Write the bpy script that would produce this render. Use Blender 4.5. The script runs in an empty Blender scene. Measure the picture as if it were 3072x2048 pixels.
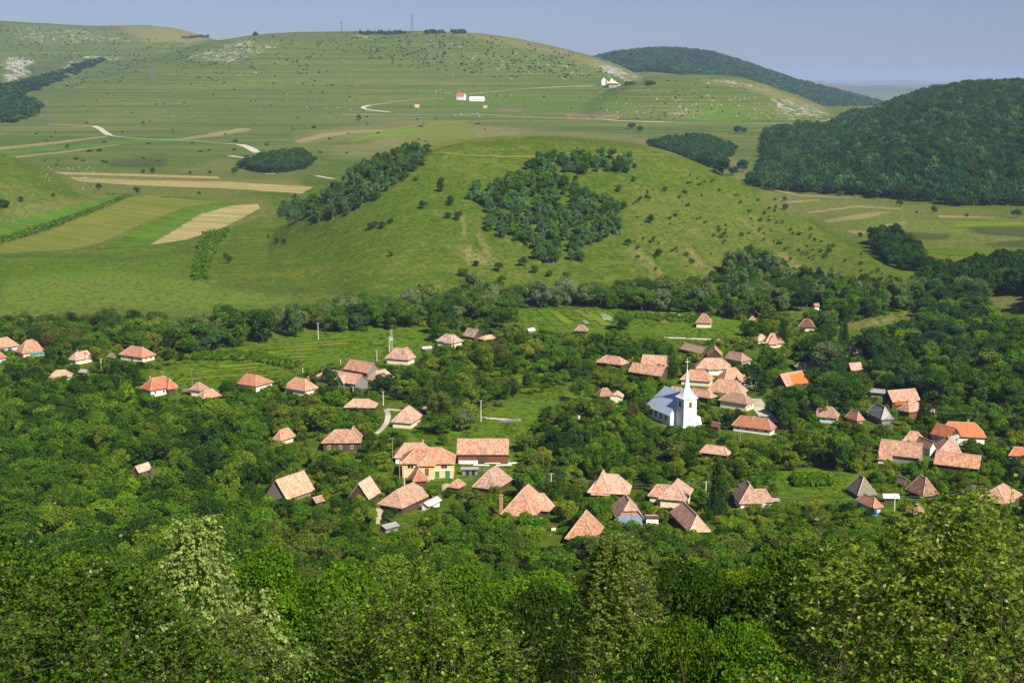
import bpy, math, random
import numpy as np
from mathutils import Vector, Matrix
R = math.radians
rng = np.random.default_rng(7)
random.seed(7)
scene = bpy.context.scene
COL = scene.collection

# ------------------------------------------------------------------ camera geometry (photo pixels 3072 x 2048)
F = 4267.0
PITCH = R(10.4)
CP, SP = math.cos(PITCH), math.sin(PITCH)
CZ = 117.0

def ray(u, v):
    a = (np.asarray(u, float) - 1536) / F
    b = (1024 - np.asarray(v, float)) / F
    return a, CP + b * SP, -SP + b * CP      # dx, dy, dz

def proj(x, y, z):
    d = np.asarray(y) * CP - (np.asarray(z) - CZ) * SP
    up = np.asarray(y) * SP + (np.asarray(z) - CZ) * CP
    return 1536 + F * np.asarray(x) / d, 1024 - F * up / d

def z_at(v, y):
    dx, dy, dz = ray(1536, v)
    return CZ + dz / dy * y

# ------------------------------------------------------------------ noise
_tab = np.random.default_rng(3).random((256, 256))
def vnoise(x, y):
    x = np.asarray(x, float); y = np.asarray(y, float)
    xi = np.floor(x).astype(int); yi = np.floor(y).astype(int)
    fx = x - xi; fy = y - yi
    fx = fx * fx * (3 - 2 * fx); fy = fy * fy * (3 - 2 * fy)
    a = _tab[xi & 255, yi & 255]; b = _tab[(xi + 1) & 255, yi & 255]
    c = _tab[xi & 255, (yi + 1) & 255]; d = _tab[(xi + 1) & 255, (yi + 1) & 255]
    return (a * (1 - fx) + b * fx) * (1 - fy) + (c * (1 - fx) + d * fx) * fy
def fbm(x, y, s, o=4):
    t = 0; a = 1; n = 0
    for i in range(o):
        t = t + a * (vnoise(x / s + 17.3 * i, y / s + 5.1 * i) - 0.5); n += a
        a *= 0.5; s = s / 2.03
    return t / n * 2

def sm(t):
    t = np.clip(t, 0, 1); return t * t * (3 - 2 * t)
def pchip(x, xp, fp):
    xp = np.asarray(xp, float); fp = np.asarray(fp, float)
    h = np.diff(xp); dl = np.diff(fp) / h
    m = np.zeros_like(fp); m[0] = dl[0]; m[-1] = dl[-1]
    for i in range(1, len(xp) - 1):
        if dl[i - 1] * dl[i] > 0:
            w1 = 2 * h[i] + h[i - 1]; w2 = h[i] + 2 * h[i - 1]
            m[i] = (w1 + w2) / (w1 / dl[i - 1] + w2 / dl[i])
    x = np.clip(np.asarray(x, float), xp[0], xp[-1])
    k = np.clip(np.searchsorted(xp, x) - 1, 0, len(h) - 1)
    t = (x - xp[k]) / h[k]
    return (fp[k] * (1 + 2 * t) * (1 - t) ** 2 + h[k] * m[k] * t * (1 - t) ** 2 +
            fp[k + 1] * t * t * (3 - 2 * t) + h[k] * m[k + 1] * t * t * (t - 1))

# ------------------------------------------------------------------ terrain height
BASE = [(-150, 121), (-40, 117.5), (0, 114.3), (8, 110.5), (20, 104), (35, 97), (55, 88), (80, 77.5), (110, 64), (160, 43), (220, 25), (300, 9),
        (360, 3), (430, 0.8), (560, 0), (700, 1), (850, 3), (1050, 7), (1250, 14), (1500, 18), (1700, 21), (2000, 31), (2300, 46), (2600, 75),
        (2900, 104), (3200, 118), (4000, 120), (5000, 90), (6500, 20), (9000, -30), (12000, -10), (16000, 10), (22000, 30), (32000, 10)]
# right-hand columns (valley mouth): lower beyond 2400 m
BASER = [(-150, 121), (-40, 117.5), (0, 114.3), (8, 110.5), (20, 104), (35, 97), (55, 88), (80, 77.5), (110, 64), (160, 43), (220, 25), (300, 9),
         (360, 3), (430, 0.8), (560, 0), (700, 1), (850, 3), (1050, 3), (1250, 5), (1500, 12), (1700, 22), (2000, 37), (2300, 50), (2600, 62),
         (2900, 62), (3200, 40), (4000, 0), (5000, -40), (6500, -60), (9000, -40), (12000, 5), (16000, 15), (22000, 45), (32000, 10)]
RIDGES = [
    # name, skyline [(u,v)], y0, front width, back width, power
    ('mid', [(-700, 520), (-300, 430), (0, 362), (120, 300), (250, 243), (400, 190), (560, 150), (700, 118), (850, 100), (1000, 97), (1250, 95), (1420, 100), (1520, 112),
             (1700, 150), (1830, 190), (1950, 246), (2050, 300), (2200, 420)], 3450, 620, 400, 1.0),
    ('left_far', [(-900, 60), (-400, 60), (0, 62), (150, 70), (330, 78), (450, 76), (540, 85), (650, 115), (800, 175), (900, 240)], 4400, 900, 500, 1.0),
    ('left_rock', [(-700, 100), (-300, 140), (0, 166), (90, 205), (170, 262), (260, 330)], 3650, 420, 300, 1.0),
    ('blue', [(1600, 260), (1700, 205), (1820, 172), (1900, 160), (2000, 155), (2100, 163), (2200, 190), (2350, 240), (2500, 280), (2640, 316), (2780, 350), (3000, 430)], 5400, 1500, 700, 1.0),
    ('bare', [(1700, 330), (1800, 280), (1890, 247), (2000, 231), (2070, 225), (2160, 229), (2250, 247), (2350, 278), (2450, 318), (2520, 348), (2620, 400)], 2900, 560, 400, 0.8),
    ('wood', [(2300, 470), (2400, 425), (2520, 385), (2600, 350), (2700, 312), (2780, 286), (2900, 270), (3072, 264), (3400, 240), (3900, 220)], 2350, 980, 600, 0.9),
    ('nearleft', [(-900, 300), (-400, 380), (-100, 440), (0, 463), (60, 482), (120, 507), (200, 538), (270, 568), (330, 592), (420, 630), (500, 680)], 1330, 230, 120, 0.9),
    ('spur', [(2200, 1080), (2350, 1020), (2500, 975), (2650, 935), (2800, 905), (2950, 880), (3072, 858), (3400, 800), (3900, 740)], 740, 300, 130, 1.0),
]
DOME = [(440, 930), (600, 865), (700, 800), (780, 738), (850, 688), (960, 605), (1100, 508), (1290, 440), (1400, 417), (1550, 407), (1700, 411), (1850, 422), (1960, 442), (2100, 492),
        (2250, 570), (2400, 652), (2550, 740), (2700, 822), (2790, 880), (2860, 940)]

def zterr(x, y):
    x = np.asarray(x, float); y = np.asarray(y, float)
    yy = np.maximum(y, 60.0)
    u = 1536 + F * (x / yy) * (CP + 0.1 * SP)
    yb = np.array([p[0] for p in BASE], float)
    zl = pchip(y, yb, [p[1] for p in BASE]); zr = pchip(y, yb, [p[1] for p in BASER])
    w = sm((u - 1950) / 500)
    z = zl * (1 - w) + zr * w
    # gentle crossfall and swells on the open land
    m = sm((y - 700) / 500) * (1 - sm((y - 6000) / 3000))
    z = z + m * (fbm(x, y, 260, 3) * 5 + fbm(x + 900, y, 900, 2) * 6 * sm((y - 1500) / 800))
    # field bulge at the left
    far = sm((y - 8500) / 3000); z = z + far * (fbm(x, y * .35, 1300, 5) * 120 + 22)
    z = z + 7 * np.exp(-(((x + 170) / 150) ** 2 + ((y - 1230) / 170) ** 2))
    # scarp that ends the left fields towards the meadow
    near = 1 - sm((y - 250) / 100)
    z = z + near * (fbm(x, y, 30, 3) * 1.6) + (1 - near) * fbm(x, y, 45, 3) * 0.5 * (1 - sm((y - 1500) / 1000))
    for nm, sk, y0, wf, wb, p in RIDGES:
        us = [q[0] for q in sk]; zs = [float(z_at(q[1], y0)) for q in sk]
        zz = pchip(u, us, zs)
        inside = sm((u - us[0]) / 120) * sm((us[-1] - u) / 120)
        t = np.where(y < y0, (y0 - y) / wf, (y - y0) / wb)
        t = np.clip(t, 0, 1)
        prof = (1 - t ** 1.6) ** 1.25 if p >= 1 else (1 - t ** 2) ** 1.1
        amp = 12 if y0 > 2000 else 4
        rough = fbm(x, y, wf * 0.35, 4) * amp * np.clip(t * 5, 0, 1) * (1 - t)
        add = np.maximum(zz - z, 0) * prof * inside
        z = z + add + rough * sm(add / 20)
    # central hill, its long axis across the view
    DU = [440, 850, 1290, 1550, 2000, 2250, 2400, 2550, 2700, 2860]; DY = [960, 1020, 1075, 1095, 1085, 1030, 965, 880, 790, 700]
    y0 = pchip(u, DU, DY)
    us = [q[0] for q in DOME]; zs = [float(z_at(q[1], float(pchip(q[0], DU, DY)))) for q in DOME]
    zz = pchip(u, us, zs)
    k = np.clip((zz - 5) / 70, 0, 1)
    wf = np.minimum(170 + 150 * sm(k * 1.1), np.maximum(y0 - 700, 40) * 1.15 + 20); wb = 70 + 180 * k
    t = np.clip(np.where(y < y0, (y0 - y) / wf, (y - y0) / wb), 0, 1)
    prof = np.where(t < 0.16, 1 - 1.4 * t * t, 0)
    prof = np.where(t >= 0.16, 0.964 * (1 - ((t - 0.16) / 0.84)) ** 1.12, prof)
    # soften the foot
    add = np.maximum(zz - z, 0) * (prof * (1 - 0.10 * np.sin(np.clip(t, 0, 1) * math.pi)))
    gul = fbm(x * 1.0, y * 0.25, 24, 3) * 2.2 * np.clip(t * 2.2, 0, 1) * (1 - t)
    z = z + add + gul * sm(add / 12)
    return z

YL = np.concatenate([np.arange(-120, 0, 8), np.arange(0, 100, 2.0), np.arange(100, 700, 3.5), np.arange(700, 1450, 4.0), np.arange(1450, 2600, 9.0),
                     np.arange(2600, 4700, 16.0), np.arange(4700, 6500, 50.0), np.geomspace(6500, 31000, 60)])
SL = np.linspace(-0.62, 0.62, 760)
GS, GY = np.meshgrid(SL, YL)
GX = GS * (GY + 150)
GZ = zterr(GX, GY)
def Z(x, y):
    x = np.asarray(x, float); y = np.asarray(y, float)
    s = x / (y + 150)
    j = np.clip(np.searchsorted(YL, y) - 1, 0, len(YL) - 2)
    ds = SL[1] - SL[0]
    i = np.clip(((s - SL[0]) / ds).astype(int), 0, len(SL) - 2)
    fy = np.clip((y - YL[j]) / (YL[j + 1] - YL[j]), 0, 1)
    fs = np.clip((s - SL[i]) / ds, 0, 1)
    return (GZ[j, i] * (1 - fs) + GZ[j, i + 1] * fs) * (1 - fy) + (GZ[j + 1, i] * (1 - fs) + GZ[j + 1, i + 1] * fs) * fy

YR = YL[(YL > 6)]
YR = np.sort(np.concatenate([YR, (YR[1:] + YR[:-1]) / 2]))
def hit(u, v, h=0.0):
    """first ground point (raised by h) seen through photo pixel (u, v)"""
    u = np.atleast_1d(np.asarray(u, float)); v = np.atleast_1d(np.asarray(v, float))
    X = np.zeros(len(u)); Y = np.zeros(len(u))
    for c in range(0, len(u), 2000):
        a, dy, dz = ray(u[c:c + 2000], v[c:c + 2000])
        kx = a / dy; kz = dz / dy
        xx = kx[:, None] * YR[None]; zz = CZ + kz[:, None] * YR[None]
        g = Z(xx, np.broadcast_to(YR[None], xx.shape)) + h - zz
        below = g > 0
        if h > 0: below &= (YR > 150)[None]
        first = np.argmax(below, axis=1)
        none = ~below.any(axis=1)
        first = np.where(none, len(YR) - 1, np.maximum(first, 1))
        r = np.arange(len(first))
        g0 = g[r, first - 1]; g1 = g[r, first]
        t = np.where(none, 1, g0 / (g0 - g1 + 1e-12))
        yv = YR[first - 1] + (YR[first] - YR[first - 1]) * np.clip(t, 0, 1)
        X[c:c + 2000] = kx * yv; Y[c:c + 2000] = yv
    return X, Y
def at(u, v, h=0.0):
    x, y = hit([u], [v], h)
    return float(x[0]), float(y[0]), float(Z(x, y)[0])
def visible(x, y, tol=0.03):
    z = Z(x, y); u, v = proj(x, y, z)
    hx, hy = hit(u, v)
    return np.abs(hy - y) < np.maximum(8, tol * y)
def inpoly(px, py, poly):
    px = np.asarray(px); py = np.asarray(py)
    ins = np.zeros(px.shape, bool); n = len(poly)
    for i in range(n):
        x1, y1 = poly[i]; x2, y2 = poly[(i + 1) % n]
        c = ((y1 > py) != (y2 > py)) & (px < (x2 - x1) * (py - y1) / (y2 - y1 + 1e-9) + x1)
        ins ^= c
    return ins

# ------------------------------------------------------------------ object helpers
def tag(o, label=None, cat=None, group=None, kind=None):
    if label: o['label'] = label
    if cat: o['category'] = cat
    if group: o['group'] = group
    if kind: o['kind'] = kind
    return o
def empty(name, loc=(0, 0, 0), rz=0.0):
    o = bpy.data.objects.new(name, None); COL.objects.link(o)
    o.location = loc; o.rotation_euler = (0, 0, rz); o.empty_display_size = 0.5
    return o
def mkobj(name, me, parent=None, loc=None, mats=()):
    o = bpy.data.objects.new(name, me); COL.objects.link(o)
    if parent is not None: o.parent = parent
    if loc is not None: o.location = loc
    for m in mats: me.materials.append(m)
    return o
def mesh_np(name, V, Q, mat=None, smooth=False, tone=None, tri=False):
    """V (n,3), Q (m,k) faces of k verts each"""
    V = np.asarray(V, np.float32); Q = np.asarray(Q, np.int32)
    me = bpy.data.meshes.new(name)
    k = Q.shape[1]
    me.vertices.add(len(V)); me.vertices.foreach_set('co', V.ravel())
    me.loops.add(Q.size); me.loops.foreach_set('vertex_index', Q.ravel())
    me.polygons.add(len(Q)); me.polygons.foreach_set('loop_start', np.arange(0, Q.size, k, dtype=np.int32))
    me.polygons.foreach_set('loop_total', np.full(len(Q), k, np.int32))
    if smooth: me.polygons.foreach_set('use_smooth', np.ones(len(Q), bool))
    me.update(calc_edges=True)
    if tone is not None:
        a = me.attributes.new('tone', 'FLOAT', 'POINT'); a.data.foreach_set('value', np.asarray(tone, np.float32))
    if mat is not None: me.materials.append(mat)
    return me

class MB:
    """collects boxes, prisms and tubes and links them as ONE mesh object"""
    def __init__(s): s.v = []; s.f = []
    def add(s, V, Fc, M=None):
        b = len(s.v)
        for p in V:
            p = Vector(p)
            s.v.append(tuple(M @ p if M is not None else p))
        for f in Fc: s.f.append(tuple(i + b for i in f))
        return s
    def box(s, x0, x1, y0, y1, z0, z1, M=None):
        V = [(x0, y0, z0), (x1, y0, z0), (x1, y1, z0), (x0, y1, z0), (x0, y0, z1), (x1, y0, z1), (x1, y1, z1), (x0, y1, z1)]
        return s.add(V, [(0, 3, 2, 1), (4, 5, 6, 7), (0, 1, 5, 4), (1, 2, 6, 5), (2, 3, 7, 6), (3, 0, 4, 7)], M)
    def tube(s, pts, rad, n=6, M=None, cap=True):
        pts = [Vector(p) for p in pts]; V = []; Fc = []
        for i, p in enumerate(pts):
            d = (pts[min(i + 1, len(pts) - 1)] - pts[max(i - 1, 0)])
            d = d.normalized() if d.length > 1e-9 else Vector((0, 0, 1))
            a = Vector((0, 0, 1)) if abs(d.z) < 0.9 else Vector((1, 0, 0))
            e1 = d.cross(a).normalized(); e2 = d.cross(e1)
            r = rad[i] if hasattr(rad, '__len__') else rad
            for k in range(n):
                t = 2 * math.pi * k / n
                V.append(p + (e1 * math.cos(t) + e2 * math.sin(t)) * r)
        for i in range(len(pts) - 1):
            for k in range(n):
                a = i * n + k; b = i * n + (k + 1) % n
                Fc.append((a, b, b + n, a + n))
        if cap:
            Fc.append(tuple(reversed(range(n)))); Fc.append(tuple(range((len(pts) - 1) * n, len(pts) * n)))
        return s.add(V, Fc, M)
    def build(s, name, mat, parent=None, smooth=False):
        me = bpy.data.meshes.new(name)
        me.from_pydata([tuple(p) for p in s.v], [], s.f)
        if smooth:
            for p in me.polygons: p.use_smooth = True
        me.materials.append(mat)
        o = bpy.data.objects.new(name, me); COL.objects.link(o)
        if parent is not None: o.parent = parent
        return o

# ------------------------------------------------------------------ materials
def newmat(name):
    m = bpy.data.materials.new(name); m.use_nodes = True
    nt = m.node_tree; nt.nodes.clear()
    out = nt.nodes.new('ShaderNodeOutputMaterial')
    return m, nt, out
def N(nt, t, **kw):
    n = nt.nodes.new(t)
    for k, v in kw.items():
        if k.startswith('i_'):
            n.inputs[k[2:].replace('_', ' ')].default_value = v
        else: setattr(n, k, v)
    return n
def mixc(nt, fac, a, b, mode='MIX'):
    n = nt.nodes.new('ShaderNodeMix'); n.data_type = 'RGBA'; n.blend_type = mode
    L = nt.links
    for s, i in ((fac, 0), (a, 6), (b, 7)):
        if hasattr(s, 'links') or hasattr(s, 'is_linked'): L.new(s, n.inputs[i])
        else: n.inputs[i].default_value = s if i == 0 else (tuple(s) + (1,))[:4]
    return n.outputs[2]
def ramp(nt, fac, stops):
    n = nt.nodes.new('ShaderNodeValToRGB'); e = n.color_ramp.elements
    while len(e) < len(stops): e.new(0.5)
    for i, (p, c) in enumerate(stops):
        e[i].position = p; e[i].color = (c, c, c, 1) if not hasattr(c, '__len__') else tuple(c) + (1,)
    nt.links.new(fac, n.inputs[0]); return n.outputs[0]
def noise(nt, vec, scale, detail=4, rough=0.55, stretch=None):
    L = nt.links
    if stretch is not None:
        mp = N(nt, 'ShaderNodeMapping'); mp.inputs['Scale'].default_value = stretch
        if len(stretch) > 3: pass
        L.new(vec, mp.inputs[0]); vec = mp.outputs[0]
    n = N(nt, 'ShaderNodeTexNoise'); n.inputs['Scale'].default_value = scale
    n.inputs['Detail'].default_value = detail; n.inputs['Roughness'].default_value = rough
    L.new(vec, n.inputs['Vector']); return n.outputs[0]
def bsdf(nt, out, col, rough=0.85, spec=0.2, bump=None, bstr=0.3, bdist=0.1, metal=0):
    b = N(nt, 'ShaderNodeBsdfPrincipled')
    b.inputs['Roughness'].default_value = rough; b.inputs['Specular IOR Level'].default_value = spec
    b.inputs['Metallic'].default_value = metal
    if hasattr(col, 'is_linked'): nt.links.new(col, b.inputs['Base Color'])
    else: b.inputs['Base Color'].default_value = tuple(col) + (1,)
    if bump is not None:
        bn = N(nt, 'ShaderNodeBump'); bn.inputs['Strength'].default_value = bstr; bn.inputs['Distance'].default_value = bdist
        nt.links.new(bump, bn.inputs['Height']); nt.links.new(bn.outputs[0], b.inputs['Normal'])
    nt.links.new(b.outputs[0], out.inputs[0]); return b

def mat_plain(name, c1, c2, scale=2.0, rough=0.85, spec=0.2, metal=0, stretch=None, bdist=0.02):
    m, nt, out = newmat(name)
    tc = N(nt, 'ShaderNodeTexCoord')
    n = noise(nt, tc.outputs['Object'], scale, 5, 0.6, stretch)
    f = ramp(nt, n, [(0.3, 0.0), (0.7, 1.0)])
    bsdf(nt, out, mixc(nt, f, c1, c2), rough, spec, n, 0.4, bdist, metal)
    return m
# ------------------------------------------------------------------ render settings, camera, light, sky
cam_d = bpy.data.cameras.new('camera'); cam = bpy.data.objects.new('camera', cam_d); COL.objects.link(cam)
cam.location = (0, 0, CZ); cam.rotation_euler = (R(90) - PITCH, 0, 0)
cam_d.sensor_width = 36; cam_d.lens = 36 * F / 3072; cam_d.clip_start = 0.5; cam_d.clip_end = 80000
scene.camera = cam
SUN_EL, SUN_AZ = R(43), math.atan2(0.54, -0.80)     # azimuth measured from +Y towards +X
sd = Vector((math.sin(SUN_AZ) * math.cos(SUN_EL), math.cos(SUN_AZ) * math.cos(SUN_EL), math.sin(SUN_EL)))
sun_d = bpy.data.lights.new('sun', 'SUN'); sun = bpy.data.objects.new('sun', sun_d); COL.objects.link(sun)
sun_d.energy = 5.0; sun_d.angle = R(0.53); sun_d.color = (1.0, 0.93, 0.80)
sun.rotation_euler = sd.to_track_quat('Z', 'Y').to_euler(); sun.location = (200, -200, 400)
w = bpy.data.worlds.new('World'); scene.world = w; w.use_nodes = True
nt = w.node_tree; nt.nodes.clear()
wo = nt.nodes.new('ShaderNodeOutputWorld'); bg = nt.nodes.new('ShaderNodeBackground')
sky = nt.nodes.new('ShaderNodeTexSky'); sky.sky_type = 'NISHITA'; sky.sun_disc = False
sky.sun_elevation = SUN_EL; sky.sun_rotation = SUN_AZ
sky.air_density = 1.0; sky.dust_density = 0.7; sky.ozone_density = 3.0; sky.altitude = 600
tint = nt.nodes.new('ShaderNodeMix'); tint.data_type = 'RGBA'; tint.blend_type = 'MULTIPLY'; tint.inputs[0].default_value = 1
tint.inputs[7].default_value = (0.68, 0.72, 1.0, 1)
nt.links.new(sky.outputs[0], tint.inputs[6]); nt.links.new(tint.outputs[2], bg.inputs[0])
bg.inputs[1].default_value = 0.050
nt.links.new(bg.outputs[0], wo.inputs[0])
scene.view_settings.view_transform = 'Standard'; scene.view_settings.look = 'None'
scene.view_settings.gamma = 1; scene.view_settings.exposure = 0.74; scene.view_settings.use_curve_mapping = False
cy = scene.cycles
cy.max_bounces = 5; cy.diffuse_bounces = 2; cy.glossy_bounces = 2; cy.transmission_bounces = 3; cy.volume_bounces = 0; cy.transparent_max_bounces = 8
cy.use_adaptive_sampling = True; cy.adaptive_threshold = 0.02; cy.sample_clamp_indirect = 4
cy.use_denoising = True

# haze: one closed box of thin even air
m, nt, out = newmat('haze_air')
pv = N(nt, 'ShaderNodeVolumePrincipled'); pv.inputs['Color'].default_value = (0.50, 0.70, 1.0, 1); pv.inputs['Density'].default_value = HAZE if 'HAZE' in globals() else 5.2e-5
pv.inputs['Anisotropy'].default_value = 0.0
nt.links.new(pv.outputs[0], out.inputs['Volume'])
hz = MB().box(-26000, 26000, -400, 33000, -140, 330).build('haze', m)
tag(hz, 'thin blue summer haze over the valley', 'haze', kind='stuff')

# ------------------------------------------------------------------ ground sheet
def soft(u, v, poly, blur):
    """albedo zones on the land, from their outlines"""
    t = 0
    offs = [(0, 0)] + [(blur * math.cos(a), blur * 0.5 * math.sin(a)) for a in np.arange(0, 6.28, 0.785)]
    for du, dv in offs: t = t + inpoly(u + du, v + dv, poly)
    return t / len(offs)
PU, PV = proj(GX, GY, GZ)
front = GY > 100
PUf = np.where(front, PU, -9999); PVf = np.where(front, PV, -9999)
nz = fbm(GX, GY, 60, 3)
PUn = PUf + nz * 30; PVn = PVf + nz * 12
rock = np.zeros(GX.shape); dry = np.zeros(GX.shape); lush = np.zeros(GX.shape); dark = np.zeros(GX.shape)
far = GY > 2300
for poly, k in [([(0, 165), (110, 170), (105, 215), (40, 270), (0, 262)], 1.0), ([(130, 225), (260, 160), (370, 160), (380, 185), (250, 205), (130, 260), (90, 255)], .8),
                ([(480, 180), (600, 140), (740, 112), (860, 120), (820, 165), (700, 205), (600, 190)], .72), ([(0, 75), (250, 80), (400, 105), (420, 140), (150, 145), (0, 115)], .7),
                ([(1010, 92), (1150, 92), (1120, 118), (1010, 115)], .8), ([(1270, 190), (1340, 185), (1370, 195), (1280, 202)], .8),
                ([(1200, 110), (1500, 120), (1750, 165), (1800, 240), (1500, 220), (1300, 200)], .55), ([(1740, 165), (1860, 195), (1960, 245), (1850, 245), (1790, 215)], .95),
                ([(2060, 228), (2200, 232), (2320, 262), (2300, 280), (2200, 265), (2090, 250)], .8), ([(2280, 290), (2350, 285), (2500, 330), (2490, 352), (2350, 360), (2310, 320)], .8),
                ([(1850, 250), (2060, 240), (2200, 290), (2200, 355), (1900, 300)], .5), ([(640, 200), (350, 170), (500, 150), (900, 100), (1000, 160), (850, 230)], .45), ([(2060, 335), (2170, 330), (2160, 355), (2060, 360)], .7),
                ([(140, 500), (190, 540), (270, 572), (240, 580), (150, 540)], .35)]:
    rock = np.maximum(rock, k * soft(PUn, PVn, poly, 26) * ((GY > 2300) | (k < .36)))
for poly, k in [([(360, 75), (470, 74), (640, 100), (600, 125), (440, 130), (380, 100)], 1.0), ([(1200, 95), (1420, 100), (1700, 150), (1950, 245), (1900, 240), (1650, 155), (1400, 112)], .9),
                ([(2050, 225), (2300, 262), (2520, 345), (2440, 330), (2250, 270)], .9), ([(1180, 380), (1350, 365), (1560, 385), (1700, 400), (1560, 410), (1300, 440), (1100, 445), (1120, 410)], .9), ([(1500, 385), (1800, 400), (2100, 430), (2250, 500), (2240, 550), (2100, 480), (1900, 430), (1550, 400)], .6),
                ([(880, 410), (1000, 385), (1300, 355), (1250, 372), (1040, 420), (900, 440)], .6), ([(1000, 440), (1150, 420), (1300, 450), (1200, 480), (1000, 470)], .5),
                ([(60, 620), (400, 580), (650, 600), (600, 640), (300, 700), (0, 760), (0, 720)], .45), ([(240, 520), (900, 540), (900, 575), (500, 560), (240, 545)], .75), ([(2290, 560), (3072, 650), (3072, 830), (2900, 800), (2700, 770), (2480, 690)], .35), ([(400, 580), (800, 590), (830, 640), (640, 700), (450, 735), (300, 720)], .4), ([(150, 510), (700, 525), (850, 520), (900, 540), (600, 620), (300, 620)], .4),
                ([(2280, 570), (2500, 590), (2900, 640), (2900, 660), (2400, 650), (2300, 620)], .5), ([(650, 480), (900, 510), (850, 530), (500, 525)], .4),
                ([(1990, 330), (2110, 335), (2100, 350), (2000, 350)], .5), ([(1380, 750), (1420, 745), (1500, 790), (1440, 800)], .8), ([(1900, 740), (1960, 790), (2010, 840), (1990, 845), (1900, 770)], .7),
                ([(2050, 740), (2090, 780), (2150, 830), (2120, 830), (2050, 770)], .7), ([(2320, 750), (2370, 770), (2420, 815), (2380, 810)], .8),
                ([(2520, 975), (2760, 930), (2770, 945), (2560, 990)], .7), ([(2960, 880), (3072, 860), (3072, 930), (2980, 925)], .6),
                ([(0, 1180), (10, 1180), (10, 1190)], .1), ([(900, 880), (1500, 890), (1500, 905), (900, 900)], .3), ([(0, 840), (500, 820), (1000, 900), (1200, 940), (500, 950), (0, 965)], .2), ([(1900, 560), (2260, 580), (2700, 840), (2100, 840), (1900, 700)], .15), ([(0, 560), (300, 600), (600, 700), (300, 760), (0, 760)], .2)]:
    dry = np.maximum(dry, k * soft(PUn, PVn, poly, 14))
for poly, k in [([(0, 830), (300, 800), (600, 840), (900, 900), (800, 930), (300, 920), (0, 960)], .9), ([(0, 760), (400, 740), (560, 760), (560, 830), (200, 850), (0, 820)], .35),
                ([(430, 1125), (560, 1080), (690, 1035), (840, 1000), (1290, 985), (1310, 1040), (1120, 1085), (930, 1118), (720, 1138), (500, 1180)], .85), ([(1545, 925), (2230, 940), (2230, 1010), (1560, 990)], .8), ([(1440, 1240), (1700, 1150), (1790, 1170), (1560, 1320), (1200, 1322), (1240, 1292)], .8), ([(2050, 370), (2150, 300), (2300, 370), (2200, 375)], .8), ([(1040, 400), (1300, 385), (1350, 400), (1100, 425)], .9),
                ([(1250, 280), (1900, 290), (1900, 330), (1250, 320)], .5), ([(2600, 640), (3072, 700), (3072, 720), (2700, 700), (2500, 660)], .7), ([(2300, 1400), (2620, 1400), (2640, 1480), (2300, 1480)], .8),
                ([(1300, 1330), (1600, 1300), (1560, 1400), (1300, 1460)], .6)]:
    lush = np.maximum(lush, k * soft(PUn, PVn, poly, 22))
for poly, k in [([(1395, 735), (1412, 735), (1425, 790), (1405, 795)], .9), ([(1430, 700), (1445, 700), (1500, 800), (1480, 800)], .7), ([(1905, 745), (1925, 745), (2005, 835), (1990, 840)], .9), ([(2055, 745), (2070, 742), (2150, 828), (2135, 832)], .9), ([(2325, 752), (2345, 750), (2425, 812), (2400, 815)], 1.0), ([(1990, 640), (2000, 640), (2120, 720), (2110, 724)], .6), ([(2200, 640), (2212, 640), (2330, 740), (2318, 742)], .6), ([(1385, 640), (1395, 640), (1400, 720), (1388, 720)], .6)]:
    dry = np.maximum(dry, k * soft(PUf + nz * 8, PVf + nz * 4, poly, 4))
for poly, k in [([(330, 480), (500, 475), (480, 495), (330, 500)], .8), ([(2680, 700), (2860, 705), (2840, 716), (2700, 712)], 1), ([(2900, 680), (3072, 690), (3072, 705), (2920, 698)], .9), ([(2960, 726), (3072, 722), (3072, 740), (2960, 738)], .9),
                ([(0, 760), (350, 765), (700, 745), (700, 755), (300, 775), (0, 775)], .6), ([(640, 850), (1100, 860), (1100, 880), (640, 875)], .35), ([(0, 250), (130, 245), (250, 190), (330, 165), (120, 180), (60, 230)], .6),
                ([(1550, 395), (1900, 420), (2000, 445), (1900, 440), (1600, 415)], .35)]:
    dark = np.maximum(dark, k * soft(PUn, PVn, poly, 12))

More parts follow.
